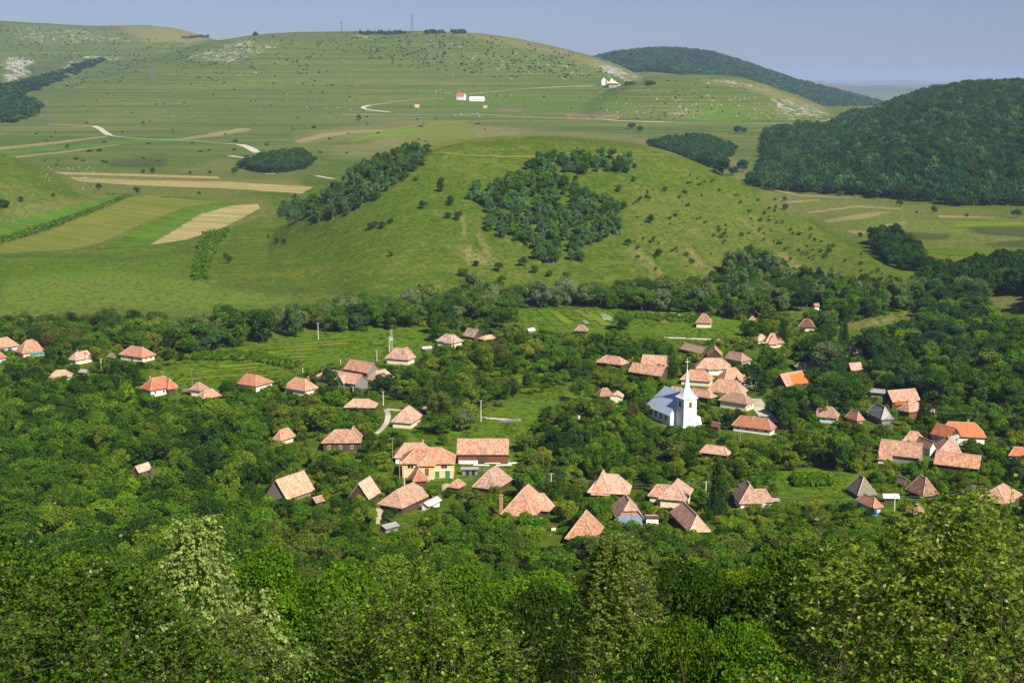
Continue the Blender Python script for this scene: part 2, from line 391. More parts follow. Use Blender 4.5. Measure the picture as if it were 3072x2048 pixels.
def mat_ground():
    m, nt, out = newmat('ground_grass')
    L = nt.links
    geo = N(nt, 'ShaderNodeNewGeometry'); P = geo.outputs['Position']
    at_ = {}
    for k in ('rock', 'dry', 'lush', 'dark', 'shrubby'):
        a = N(nt, 'ShaderNodeAttribute'); a.attribute_name = k; at_[k] = a.outputs['Fac']
    big = noise(nt, P, 0.006, 5, 0.6)
    mid = noise(nt, P, 0.035, 5, 0.65)
    fine = noise(nt, P, 0.35, 5, 0.7)
    streak = noise(nt, P, 1.0, 4, 0.6, (0.004, 0.05, 0.05))
    base = mixc(nt, ramp(nt, big, [(0.35, 0), (0.65, 1)]), (0.056, 0.104, 0.006), (0.086, 0.126, 0.010))
    base = mixc(nt, ramp(nt, mid, [(0.42, 0), (0.7, 1)]), base, (0.050, 0.096, 0.005))
    patch = noise(nt, P, 0.11, 6, 0.75)
    base = mixc(nt, ramp(nt, patch, [(0.50, 0), (0.64, 0.75)]), base, (0.150, 0.150, 0.026))
    base = mixc(nt, ramp(nt, patch, [(0.32, 0.9), (0.46, 0)]), base, (0.048, 0.084, 0.005))
    base = mixc(nt, ramp(nt, streak, [(0.54, 0), (0.76, 0.45)]), base, (0.180, 0.155, 0.028))
    # far slopes blend to a paler, cooler grass colour
    sep = N(nt, 'ShaderNodeSeparateXYZ'); L.new(P, sep.inputs[0])
    mr = N(nt, 'ShaderNodeMapRange'); L.new(sep.outputs[1], mr.inputs[0]); mr.inputs[1].default_value = 1350; mr.inputs[2].default_value = 2000
    fargrass = mixc(nt, ramp(nt, mid, [(0.35, 0), (0.65, 1)]), (0.096, 0.132, 0.026), (0.138, 0.152, 0.040))
    # terraces: thin bands that follow the height lines
    cx = N(nt, 'ShaderNodeCombineXYZ')
    mz = N(nt, 'ShaderNodeMath', operation='MULTIPLY'); L.new(sep.outputs[2], mz.inputs[0]); mz.inputs[1].default_value = 0.33
    mx = N(nt, 'ShaderNodeMath', operation='MULTIPLY'); L.new(sep.outputs[0], mx.inputs[0]); mx.inputs[1].default_value = 0.0016
    my = N(nt, 'ShaderNodeMath', operation='MULTIPLY'); L.new(sep.outputs[1], my.inputs[0]); my.inputs[1].default_value = 0.004
    L.new(mx.outputs[0], cx.inputs[0]); L.new(my.outputs[0], cx.inputs[1]); L.new(mz.outputs[0], cx.inputs[2])
    ter = noise(nt, cx.outputs[0], 1.6, 3, 0.6)
    fargrass = mixc(nt, ramp(nt, ter, [(0.48, 0), (0.53, 0.75)]), fargrass, (0.060, 0.100, 0.016))
    fargrass = mixc(nt, ramp(nt, ter, [(0.36, 0.6), (0.43, 0)]), fargrass, (0.195, 0.170, 0.045))
    base = mixc(nt, mr.outputs[0], base, fargrass)
    base = mixc(nt, at_['lush'], base, (0.092, 0.165, 0.008))
    dn = N(nt, 'ShaderNodeMath', operation='MULTIPLY'); L.new(at_['dry'], dn.inputs[0]); L.new(ramp(nt, mid, [(0.3, 0.55), (0.6, 1)]), dn.inputs[1])
    base = mixc(nt, dn.outputs[0], base, (0.225, 0.182, 0.075))
    base = mixc(nt, at_['dark'], base, (0.045, 0.062, 0.022))
    mfar = N(nt, 'ShaderNodeMapRange'); L.new(sep.outputs[1], mfar.inputs[0]); mfar.inputs[1].default_value = 7000; mfar.inputs[2].default_value = 12000
    base = mixc(nt, mfar.outputs[0], base, mixc(nt, ramp(nt, noise(nt, P, 0.0012, 4, .6), [(.4, 0), (.6, 1)]), (0.20, 0.17, 0.12), (0.10, 0.12, 0.07)))
    # limestone showing through thin turf
    rn = noise(nt, P, 0.075, 7, 0.8, (1.0, 0.5, 1.8))
    ra = N(nt, 'ShaderNodeMath', operation='MULTIPLY_ADD'); L.new(at_['rock'], ra.inputs[0]); ra.inputs[1].default_value = 0.30; L.new(rn, ra.inputs[2])
    rf = ramp(nt, ra.outputs[0], [(0.735, 0), (0.80, 1)])
    rk = mixc(nt, fine, (0.30, 0.29, 0.25), (0.50, 0.48, 0.42))
    base = mixc(nt, rf, base, rk)
    db = noise(nt, P, 0.05, 5, 0.75, (1.0, 0.6, 1.6))
    dm = N(nt, 'ShaderNodeMath', operation='MULTIPLY'); L.new(ramp(nt, db, [(0.57, 0), (0.64, .8)]), dm.inputs[0]); L.new(at_['shrubby'], dm.inputs[1])
    base = mixc(nt, dm.outputs[0], base, (0.042, 0.078, 0.016))
    # small weeds and tufts
    base = mixc(nt, ramp(nt, fine, [(0.38, 1.0), (0.52, 0)]), base, (0.036, 0.072, 0.006))
    base = mixc(nt, ramp(nt, fine, [(0.60, 0), (0.75, 0.5)]), base, (0.21, 0.21, 0.06))
    bsdf(nt, out, base, 1.0, 0.0, fine, 0.8, 0.6)
    return m
M_GROUND = mat_ground()
shr = np.zeros(GX.shape)
for poly, k in [([(1000, 95), (1400, 100), (1700, 150), (1850, 240), (1500, 235), (1200, 200), (1000, 150)], 1.0), ([(0, 70), (300, 80), (420, 140), (600, 140), (640, 200), (300, 260), (0, 290)], 1.0), ([(600, 140), (1000, 100), (1050, 200), (650, 220)], .7)]:
    shr = np.maximum(shr, k * soft(PUn, PVn, poly, 24) * far)
ny, nx = GX.shape
idx = np.arange(ny * nx).reshape(ny, nx)
Q = np.stack([idx[:-1, :-1], idx[:-1, 1:], idx[1:, 1:], idx[1:, :-1]], -1).reshape(-1, 4)
me = mesh_np('ground', np.stack([GX, GY, GZ], -1).reshape(-1, 3), Q, M_GROUND, smooth=True)
for nm, arr in (('rock', rock), ('dry', dry), ('lush', lush), ('dark', dark), ('shrubby', shr)):
    a = me.attributes.new(nm, 'FLOAT', 'POINT'); a.data.foreach_set('value', arr.ravel().astype(np.float32))
g = mkobj('terrain', me); tag(g, 'grassy valley floor, hills and far limestone slopes', 'terrain', kind='structure')
# ------------------------------------------------------------------ buildings
def mat_tile(name, a, b, c, wear=1.0):
    m, nt, out = newmat(name)
    tc = N(nt, 'ShaderNodeTexCoord'); oi = N(nt, 'ShaderNodeObjectInfo'); P = tc.outputs['Object']
    v = N(nt, 'ShaderNodeTexVoronoi'); v.inputs['Scale'].default_value = 3.4; nt.links.new(P, v.inputs['Vector'])
    sep = N(nt, 'ShaderNodeSeparateColor'); nt.links.new(v.outputs['Color'], sep.inputs[0])
    big = noise(nt, P, 0.45, 5, 0.7); small = noise(nt, P, 3.0, 4, 0.7)
    col = mixc(nt, ramp(nt, sep.outputs[0], [(0.35, 0), (0.75, 1)]), a, b)
    col = mixc(nt, ramp(nt, big, [(0.48, 0), (0.68, 0.8)]), col, c)
    col = mixc(nt, ramp(nt, small, [(0.58, 0), (0.72, 0.55)]), col, tuple(x * 0.45 for x in c))
    hs = N(nt, 'ShaderNodeHueSaturation'); mr = N(nt, 'ShaderNodeMapRange'); nt.links.new(oi.outputs['Random'], mr.inputs[0])
    mr.inputs[3].default_value = 1 - .20 * wear; mr.inputs[4].default_value = 1.08
    st = noise(nt, P, 0.9, 5, 0.75, (1.0, 1.0, 0.25)); col = mixc(nt, ramp(nt, st, [(0.52, 0), (0.68, 0.5 * wear)]), col, (0.20, 0.115, 0.07)); lich = noise(nt, P, 1.7, 5, 0.8); col = mixc(nt, ramp(nt, lich, [(0.62, 0), (0.70, 0.6 * wear)]), col, (0.46, 0.37, 0.27))
    mh = N(nt, 'ShaderNodeMapRange'); mlt = N(nt, 'ShaderNodeMath', operation='FRACT'); ml2 = N(nt, 'ShaderNodeMath', operation='MULTIPLY'); nt.links.new(oi.outputs['Random'], ml2.inputs[0]); ml2.inputs[1].default_value = 7.31; nt.links.new(ml2.outputs[0], mlt.inputs[0]); nt.links.new(mlt.outputs[0], mh.inputs[0]); mh.inputs[3].default_value = 1 - 0.16 * wear; mh.inputs[4].default_value = 1.14; nt.links.new(mh.outputs[0], hs.inputs['Saturation'])
    nt.links.new(mr.outputs[0], hs.inputs['Value']); nt.links.new(col, hs.inputs['Color'])
    bsdf(nt, out, hs.outputs[0], 0.9, 0.1, small, 0.7, 0.06)
    return m
ROOFM = {
    'pink': mat_tile('tile_salmon', (0.36, 0.185, 0.120), (0.60, 0.36, 0.250), (0.27, 0.130, 0.085)),
    'orange': mat_tile('tile_new_orange', (0.50, 0.145, 0.05), (0.54, 0.175, 0.065), (0.44, 0.115, 0.035), 0.1),
    'light': mat_tile('tile_pale', (0.46, 0.245, 0.160), (0.68, 0.43, 0.305), (0.38, 0.18, 0.11)),
    'brown': mat_tile('tile_weathered', (0.26, 0.145, 0.10), (0.42, 0.25, 0.175), (0.22, 0.11, 0.075)),
    'red': mat_tile('tile_red', (0.36, 0.15, 0.09), (0.42, 0.19, 0.12), (0.28, 0.105, 0.06), 0.5),
    'dark': mat_tile('tile_dark_maroon', (0.15, 0.06, 0.045), (0.19, 0.075, 0.055), (0.11, 0.045, 0.035)),
    'patched': mat_tile('tile_patched', (0.30, 0.17, 0.13), (0.55, 0.42, 0.34), (0.20, 0.11, 0.085)),
    'grey': mat_plain('sheet_grey', (0.20, 0.21, 0.21), (0.31, 0.32, 0.32), 1.2, 0.6, 0.4, 0.0, (1, 0.2, 1)),
    'white': mat_plain('sheet_white', (0.62, 0.62, 0.58), (0.78, 0.78, 0.74), 1.2, 0.5, 0.4, 0.0, (1, 0.2, 1)),
    'thatch': mat_plain('thatch', (0.13, 0.115, 0.085), (0.25, 0.225, 0.17), 5.0, 1.0, 0.0, 0.0, (1, 0.25, 1), 0.15),
}
WALLM = {
    'cream': mat_plain('plaster_cream', (0.62, 0.54, 0.38), (0.74, 0.66, 0.50), 1.5),
    'white': mat_plain('plaster_white', (0.68, 0.66, 0.60), (0.80, 0.78, 0.73), 1.2),
    'yellow': mat_plain('plaster_yellow', (0.66, 0.44, 0.20), (0.75, 0.53, 0.28), 0.8),
    'wood': mat_plain('dark_boards', (0.045, 0.030, 0.022), (0.12, 0.078, 0.052), 6.0, 0.9, 0.1, 0, (1, 1, 0.08)),
    'brownwood': mat_plain('brown_boards', (0.12, 0.045, 0.025), (0.22, 0.09, 0.05), 6.0, 0.9, 0.1, 0, (1, 1, 0.08)),
    'greywood': mat_plain('grey_boards', (0.13, 0.12, 0.11), (0.28, 0.26, 0.235), 6.0, 0.9, 0.1, 0, (1, 1, 0.08)),
    'blue': mat_plain('plaster_pale_blue', (0.34, 0.48, 0.55), (0.46, 0.60, 0.66), 1.2),
    'teal': mat_plain('paint_teal', (0.03, 0.22, 0.26), (0.05, 0.30, 0.34), 1.2),
    'greygreen': mat_plain('plaster_grey_green', (0.30, 0.35, 0.31), (0.40, 0.45, 0.41), 1.2),
    'metalblue': mat_plain('sheet_blue', (0.16, 0.23, 0.34), (0.23, 0.31, 0.42), 1.2, 0.5),
    'brick': mat_plain('brick_wall', (0.36, 0.17, 0.10), (0.46, 0.26, 0.17), 4.0),
    'green': mat_plain('paint_green', (0.02, 0.16, 0.10), (0.03, 0.22, 0.14), 2.0, 0.6),
}
M_FRAME = mat_plain('window_frame_white', (0.55, 0.52, 0.45), (0.66, 0.63, 0.55), 3)
M_FRAMEG = WALLM['green']
M_PANE, _nt, _o = newmat('window_glass'); bsdf(_nt, _o, (0.02, 0.025, 0.03), 0.12, 0.6)
M_MORTAR = mat_plain('ridge_mortar', (0.42, 0.27, 0.20), (0.58, 0.42, 0.33), 2.5)
M_DOOR = mat_plain('door_boards', (0.12, 0.055, 0.025), (0.20, 0.10, 0.05), 4)

def roof_pts(L, W, h, rise, fl, fr, o=0.55, og=0.35):
    sl = rise / (W / 2); ye = W / 2 + o; ze = h - o * sl; zr = h + rise
    def end(f, sgn):
        xe = sgn * (L / 2 + (og if f > 0 else o))
        rx = sgn * (L / 2 + (og if f > 0 else o) - (1 - f) * (ye) * 0.92)
        return xe, rx, ye * (1 - f), ze + (zr - ze) * f
    return ye, ze, zr, end(fl, -1), end(fr, 1)
def roof_faces(L, W, h, rise, fl, fr, o=0.55, og=0.35, th=0.16):
    ye, ze, zr, (xl, rl, yl, zl), (xr, rr, yr, zrr) = roof_pts(L, W, h, rise, fl, fr, o, og)
    if rl > rr: rl = rr = (rl + rr) / 2
    outline = [(xl, -ye, ze), (xr, -ye, ze)]
    polys = []
    fpoly = [(xl, -ye, ze), (xr, -ye, ze)]
    if fr < 1: fpoly += [(xr, -yr, zrr)] if fr > 0 else []
    fpoly += [(rr, 0, zr)]
    if rl < rr - 1e-4: fpoly += [(rl, 0, zr)]
    if 0 < fl < 1: fpoly += [(xl, -yl, zl)]
    polys.append(fpoly)
    polys.append([(x, -y, z) for x, y, z in reversed(fpoly)])
    if fr < 1: polys.append([(xr, -(yr if fr > 0 else ye), zrr if fr > 0 else ze), (xr, (yr if fr > 0 else ye), zrr if fr > 0 else ze), (rr, 0, zr)])
    if fl < 1: polys.append([(xl, (yl if fl > 0 else ye), zl if fl > 0 else ze), (xl, -(yl if fl > 0 else ye), zl if fl > 0 else ze), (rl, 0, zr)])
    V = []; Fc = []
    key = {}
    def vi(p, low):
        k = (round(p[0], 4), round(p[1], 4), round(p[2], 4), low)
        if k not in key:
            key[k] = len(V); V.append((p[0], p[1], p[2] - (th if low else 0)))
        return key[k]
    edges = {}
    for p in polys:
        ids = [vi(q, 0) for q in p]; Fc.append(tuple(ids))
        lo = [vi(q, 1) for q in p]; Fc.append(tuple(reversed(lo)))
        for a in range(len(p)):
            b = (a + 1) % len(p); e = (ids[a], ids[b])
            if (e[1], e[0]) in edges: edges.pop((e[1], e[0]))
            else: edges[e] = (lo[a], lo[b])
    for (a, b), (la, lb) in edges.items(): Fc.append((b, a, la, lb))
    caps = []
    if rr - rl > 0.1: caps.append([(rl, 0, zr), (rr, 0, zr)])
    for f, x, r_, y, z in ((fl, xl, rl, yl, zl), (fr, xr, rr, yr, zrr)):
        if f < 1:
            for s in (-1, 1): caps.append([(r_, 0, zr), (x, s * (y if f > 0 else ye), z if f > 0 else ze)])
    return V, Fc, caps
FT = {'hip': (0, 0), 'gable': (1, 1), 'half': (.55, .55), 'hg': (0, 1), 'gh': (1, 0), 'halfhip': (.5, 0), 'hiphalf': (0, .5), 'ghalf': (1, .5)}

def add_window(parent, M, w, h, fm=None, pane=True):
    b = MB(); t = 0.09
    b.box(-w / 2, w / 2, -.06, .03, h / 2 - t, h / 2, M).box(-w / 2, w / 2, -.06, .03, -h / 2, -h / 2 + t, M)
    b.box(-w / 2, -w / 2 + t, -.06, .03, -h / 2 + t, h / 2 - t, M).box(w / 2 - t, w / 2, -.06, .03, -h / 2 + t, h / 2 - t, M).box(-.04, .04, -.05, .03, -h / 2 + t, h / 2 - t, M)
    f = b.build('window', fm or M_FRAME, parent)
    MB().box(-w / 2 + t, w / 2 - t, -.02, .01, -h / 2 + t, h / 2 - t, M).build('pane', M_PANE, f)
    return f
def volume(root, L, W, h, rise, ft, roofm, wallm, gablem=None, M=None, caps=True, o=0.55):
    """walls, gables and roof of one block of a building; M places it in the building's frame"""
    fl, fr = FT[ft]
    M = M or Matrix.Identity(4)
    wl = MB().box(-L / 2, L / 2, -W / 2, W / 2, -1.2, h, M).build('wall', wallm, root)
    for f, s in ((fl, -1), (fr, 1)):
        if f > 0:
            yf = (W / 2) * (1 - f); zf = h + rise * f - 0.12
            x0 = s * (L / 2 - 0.15); x1 = s * (L / 2 - 0.02)
            P = [(-W / 2 + .02, h - .02), (W / 2 - .02, h - .02), (max(yf, .01), zf), (-max(yf, .01), zf)]
            V = [(x0, y, z) for y, z in P] + [(x1, y, z) for y, z in P]
            Fc = [(0, 1, 2, 3), (7, 6, 5, 4), (0, 4, 5, 1), (1, 5, 6, 2), (2, 6, 7, 3), (3, 7, 4, 0)]
            if s > 0: Fc = [tuple(reversed(q)) for q in Fc]
            MB().add(V, Fc, M).build('gable', gablem or wallm, root)
    V, Fc, cp = roof_faces(L, W, h, rise, fl, fr, o)
    rf = MB().add(V, Fc, M).build('roof', roofm, root)
    if caps:
        b = MB()
        for c in cp: b.tube([(x, y, z + .03) for x, y, z in c], 0.13, 5, M)
        b.build('ridge_cap', M_MORTAR, rf)
    return wl, rf

HOUSES = []      # (rect in photo px, y, footprint x, y, radius, short description)
def fit(bb, yaw, asp, ft, h, pit, o=0.55):
    u0, v0, u1, v1 = bb
    s = (u1 - u0) * 0.12; r = 3.0; uc, vc = (u0 + u1) / 2, (v0 + v1) / 2
    ca, sa = math.cos(yaw), math.sin(yaw); fl, fr = FT[ft]
    W = s / (asp * abs(ca) + abs(sa)); cu, cv = uc, vc
    for it in range(22):
        L = W * asp
        x, y, z = at(cu, cv, h + r / 2)
        z = float(Z(x, y))
        V, _, _ = roof_faces(L, W, h, r, fl, fr, o)
        pts = [(x + ca * p[0] - sa * p[1], y + sa * p[0] + ca * p[1], z + p[2]) for p in V]
        uu, vv = proj(*[np.array(c) for c in zip(*pts)])
        wu, wv = uu.max() - uu.min(), vv.max() - vv.min()
        W *= ((u1 - u0) / wu) ** 0.8
        mpp = y / F
        r += ((v1 - v0) - wv) * mpp * 0.6
        lo, hi = pit[0] * W, pit[1] * W
        if abs(math.degrees(yaw)) > 25 and it > 2:
            if r < lo and wv > (v1 - v0) * 1.04: asp = max(1.02, asp * .96)
            if r > hi and wv < (v1 - v0) * .96: asp = min(asp * 1.04, 3.4)
        r = min(max(r, lo), hi)
        cu += uc - (uu.max() + uu.min()) / 2; cv += vc - (vv.max() + vv.min()) / 2
    return x, y, z, L, W, r
def building(name, bb, yaw, asp, ft, roof, wall, label, cat='house', h=2.7, gable=None, wv=0, chim=0, win='', wings=(), pit=(.30, .62), short=None, door=False, shift=0, fm=None):
    yaw = R(yaw)
    x, y, z, L, W, r = fit(bb, yaw, asp, ft, h, pit)
    root = empty(name, (x, y, z), yaw)
    tag(root, label, cat, 'village buildings')
    rm, wm = ROOFM[roof], WALLM[wall]; gm = WALLM[gable] if gable else None
    volume(root, L, W, h, r, ft, rm, wm, gm)
    for wg in wings:     # (dx, dy, angle, L, W, type, rise factor[, roof, wall])
        dx, dy, an, wl, ww, wt, rf = wg[:7]
        M = Matrix.Translation((dx * L, dy * W, 0)) @ Matrix.Rotation(R(an), 4, 'Z')
        volume(root, wl * W, ww * W, h - 0.03, r * rf, wt, ROOFM[wg[7]] if len(wg) > 7 else rm, WALLM[wg[8]] if len(wg) > 8 else wm, gm, M)
    if chim:
        c = MB(); cx = (chim if chim is not True else .2) * L; cyy = 0.12 * W
        c.box(cx - .3, cx + .3, cyy - .3, cyy + .3, h + r * .4, h + r + .75).box(cx - .38, cx + .38, cyy - .38, cyy + .38, h + r + .75, h + r + .87)
        c.build('chimney', WALLM['brick'], root)
    zc = 1.45 if h < 3.6 else 3.0
    if h >= 2.2:
        if 'f' in win:
            n = max(2, int(L / 3.2))
            for i in range(n):
                xx = -L / 2 + L * (i + .5) / n
                if door and i == n // 2: continue
                add_window(root, Matrix.Translation((xx, -W / 2 - .02, zc)), 0.95, 1.25, fm)
        if 'r' in win:
            for yy in (-W * .22, W * .22): add_window(root, Matrix.Translation((L / 2 + .02, yy, zc)) @ Matrix.Rotation(R(90), 4, 'Z'), .9, 1.2, fm)
        if 'l' in win:
            for yy in (-W * .22, W * .22): add_window(root, Matrix.Translation((-L / 2 - .02, yy, zc)) @ Matrix.Rotation(R(-90), 4, 'Z'), .9, 1.2, fm)
    if door: MB().box(L * .02 - .5, L * .02 + .5, -W / 2 - .06, -W / 2 + .02, 0, 2.05).build('door', M_DOOR, root)
    if 'b' in win: MB().box(-1.5, 1.5, -W / 2 - .08, -W / 2 + .02, 0, min(h - .25, 2.6)).build('barn_door', WALLM['wood'], root)
    HOUSES.append(((bb[0], bb[1], bb[2], bb[3] + wv), y, x, y, max(L, W) / 2, short or label, yaw, L, W))
    return root, L, W, h, r
B = building
V_, BN, SH = 'village_house', 'barn', 'shed'
# --- houses at the west end
B(V_, (-30, 1011, 59, 1046), 45, 1.4, 'hip', 'pink', 'blue', 'hip roofed house behind the turquoise verandah house, cut off by the picture edge', short='cut-off house by the picture edge', wv=8)
b = B(V_, (44, 1018, 136, 1062), 42, 1.3, 'hip', 'pink', 'cream', 'cream house with turquoise verandah along its long side', short='turquoise verandah house', wv=16, win='l', wings=[(.42, .32, 90, .6, .45, 'hip', .7, 'brown')])
MB().box(-.15 * b[1], .5 * b[1], -b[2] / 2 - .5, -b[2] / 2 - .38, .9, 1.9).build('verandah_rail', WALLM['teal'], b[0])
for k in range(5): MB().box(-.15 * b[1] + k * .16 * b[1], -.15 * b[1] + k * .16 * b[1] + .18, -b[2] / 2 - .56, -b[2] / 2 - .4, 0, 2.6).build('verandah_post', WALLM['teal'], b[0])
B(V_, (-60, 1048, 22, 1080), 35, 1.4, 'hip', 'red', 'blue', 'corner of a red tiled house with blue walls below the turquoise verandah house', short='red tiled corner house', wv=10)
B(V_, (206, 1046, 283, 1087), 55, 1.2, 'hip', 'pink', 'cream', 'small cream house with a front gablet, just east of the turquoise verandah house', short='cream gablet house', wv=16, wings=[(.12, -.22, 90, .7, .5, 'gable', .8)], chim=-.2)
B(SH, (322, 1051, 352, 1080), -50, 1.2, 'gable', 'patched', 'greywood', 'tiny pinkish roofed shed beside the long red roofed cream house', 'shed', h=1.9, short='tiny pinkish shed')
B(V_, (356, 1037, 469, 1074), -32, 1.9, 'hip', 'red', 'cream', 'long cream house with smooth red hip roof, beneath the wooded bank', short='long red-roofed cream house', wv=20, win='fr', door=True)
B(SH, (146, 1109, 220, 1134), 12, 1.6, 'hip', 'light', 'cream', 'low pale tiled outbuilding sunk among trees under the cream gablet house', 'shed', h=2.0, short='sunken pale outbuilding')
B(SH, (234, 1105, 270, 1121), -20, 1.5, 'gable', 'grey', 'greywood', 'grey sheet roofed shed below the cream gablet house', 'shed', h=1.6, pit=(.12, .3), short='grey sheet shed')
B(V_, (419, 1128, 534, 1173), 46, 1.7, 'hip', 'red', 'white', 'white house with brown glazed verandah wing under a red hip roof', short='white house with glazed verandah', wv=22, h=3.2, wings=[(.27, -.30, 90, .8, .5, 'hip', .85, 'red', 'wood')], win='fl', chim=-.3)
B(V_, (567, 1146, 628, 1174), -28, 1.0, 'hip', 'brown', 'white', 'small square white building with pyramid roof next to a maroon shed', short='small pyramid-roofed building', wv=20, h=2.9)
B(SH, (545, 1165, 572, 1180), -5, 1.4, 'gable', 'dark', 'dark' if 'dark' in WALLM else 'wood', 'low maroon sheet shed beside the pyramid roofed building', 'shed', h=1.4, pit=(.1, .25), short='low maroon shed', wv=2)
B(SH, (588, 1166, 664, 1198), 48, 1.8, 'hip', 'pink', 'wood', 'low tiled outbuilding half hidden in front of the pyramid roofed building', 'shed', h=1.7, short='half-hidden low outbuilding')
B(V_, (710, 1124, 822, 1156), -33, 1.9, 'gh', 'red', 'white', 'long house with one lit gable slope, partly behind trees at the edge of the allotments', short='house at the allotment edge', wv=8)
B(V_, (396, 1375, 456, 1430), 60, 1.3, 'gable', 'light', 'wood', 'lone bright tiled barn roof sunk in the western trees near the bare tree', 'barn', short='lone bright barn near the bare tree')
# --- house cluster under the allotments
B(V_, (848, 1131, 956, 1174), -35, 1.7, 'hip', 'light', 'white', 'pale tiled hip roofed house with white footing walls beside the dark round tree', short='pale hip-roofed house', wv=7, chim=.3)
B(BN, (1029, 1077, 1143, 1120), -38, 1.9, 'gable', 'pink', 'greywood', 'big gabled barn standing highest in the cluster, grey boards in its end', 'barn', wv=8, h=3.4, short='highest gabled barn of the cluster', pit=(.3, .7))
B(BN, (941, 1107, 1108, 1154), -36, 3.0, 'hg', 'pink', 'greywood', 'very long barn whose wooden gable points down the slope beside two dark round trees', 'barn', wv=12, h=3.0, wings=[(.16, -.3, 90, .7, .45, 'gable', .7)], short='very long barn')
B(V_, (1100, 1107, 1184, 1144), 48, 1.9, 'hip', 'light', 'wood', 'narrow tiled roof touching the very long barn, behind a dark round tree', 'barn', short='narrow roof by the long barn')
B(V_, (1155, 1043, 1248, 1081), -22, 1.6, 'hip', 'pink', 'cream', 'cream walled house with two-humped roof beside the concrete pole', short='two-humped cream house', wv=18, wings=[(.22, .12, 90, 1.1, .7, 'hip', 1.1)], h=3.0)
B(V_, (1308, 1001, 1390, 1030), -33, 1.6, 'hip', 'patched', 'cream', 'pale house with a lichen spotted roof near the stream trees', short='lichen-spotted house', wv=9, wings=[(.22, -.1, 90, 1.1, .6, 'hip', .9)])
B(BN, (1388, 983, 1450, 1014), -44, 1.4, 'gable', 'patched', 'wood', 'weathered pinkish barn with dark gable against the stream trees', 'barn', wv=6, short='weathered pinkish barn')
B(SH, (1434, 1004, 1494, 1020), 40, 2.0, 'hip', 'light', 'wood', 'low tiled lean-to in front of the weathered pinkish barn', 'shed', h=1.7, short='low tiled lean-to')
B(SH, (1263, 1037, 1297, 1048), 22, 3.0, 'gable', 'white', 'greywood', 'narrow white sheet roof on the grass beside the lichen spotted house', 'shed', h=1.2, pit=(.1, .25), short='narrow white sheet roof')
B(V_, (1031, 1196, 1135, 1224), -4, 1.9, 'hip', 'light', 'wood', 'pale hip roof peeping above trees between two power poles', 'house', short='peeping pale hip roof')
B(V_, (1172, 1216, 1270, 1271), 73, 1.6, 'hip', 'pink', 'cream', 'big tall roofed house at the bend of the dirt lane', short='house at the lane bend', wv=4)
B(SH, (1262, 1216, 1284, 1238), 60, 1.2, 'gable', 'red', 'wood', 'small red annex roof behind the house at the lane bend', 'shed', h=2.2, short='small red annex')
B(V_, (819, 1269, 886, 1336), 58, 1.25, 'hip', 'light', 'cream', 'tall pointed hip roof with no walls showing, west of the walled yard', short='tall pointed hip roof', pit=(.3, .85))
B(V_, (964, 1288, 1083, 1330), 2, 1.4, 'hip', 'pink', 'wood', 'dark timber house with glazed porch and brick footing', short='dark timber house', wv=30, h=3.4, win='f', wings=[(.33, .2, 90, 1.0, .6, 'hip', 1.1)])
B(V_, (1181, 1328, 1302, 1374), 3, 1.8, 'hip', 'pink', 'white', 'white walled house directly behind the yellow two storey house', short='white house behind the yellow house', wv=16, chim=.25, win='f')
# --- the yellow house
b = B(V_, (1201, 1342, 1369, 1392), 0, 1.75, 'hip', 'pink', 'yellow', 'large yellow two storey house with white bands and a projecting porch roof', short='yellow house', wv=50, h=5.0, wings=[(-.02, -.42, 90, .62, .52, 'hip', .62)])
root, L, W, h, r = b
for xx in (-.34, .32): add_window(root, Matrix.Translation((xx * L, -W / 2 - .02, 3.6)), 1.9, 1.3)
MB().box(.14 * L, .14 * L + 1.3, -W / 2 - .05, -W / 2 + .02, .2, 2.1).build('window', M_FRAMEG, root)
MB().box(.34 * L, .34 * L + 1.4, -W / 2 - .05, -W / 2 + .02, -.2, 2.3).build('cellar_door', WALLM['green'], root)
for z0 in (2.35, 4.72): MB().box(.12 * L, L / 2 + .04, -W / 2 - .05, -W / 2 + .02, z0, z0 + .2).build('wall_band', WALLM['white'], root)
MB().box(-.04 * L, -.04 * L + 1.0, -.42 * W - .34 * W, -.42 * W - .3 * W, 1.4, 3.6).build('door', M_DOOR, root)
st = MB()
for k in range(8): st.box(-.06 * L, -.06 * L + 1.6, -.75 * W - .3 - .32 * k, -.75 * W - .3 - .32 * (k - 1), -.4, 1.3 - .19 * k)
st.build('steps', WALLM['greygreen'], root)
mp = MB().tube([(-.1 * L, -.5 * W, 5.4), (-.1 * L, -.5 * W, 8.6)], .05, 5).tube([(-.14 * L, -.5 * W, 8.3), (.0 * L, -.5 * W, 8.3)], .05, 5); mp.build('roof_mast', WALLM['wood'], root)
b = B(BN, (1370, 1316, 1527, 1364), 0, 1.95, 'gable', 'pink', 'brownwood', 'long barn with even salmon tiles and dark red boards, set square to the meadow', 'barn', h=3.6, wv=24, win='b', short='long square barn')
MB().box(-b[1] / 2 + .2, -.1 * b[1], -b[2] / 2 - .2, -b[2] / 2 - .03, 0, 1.1).build('wall_base', WALLM['white'], b[0])
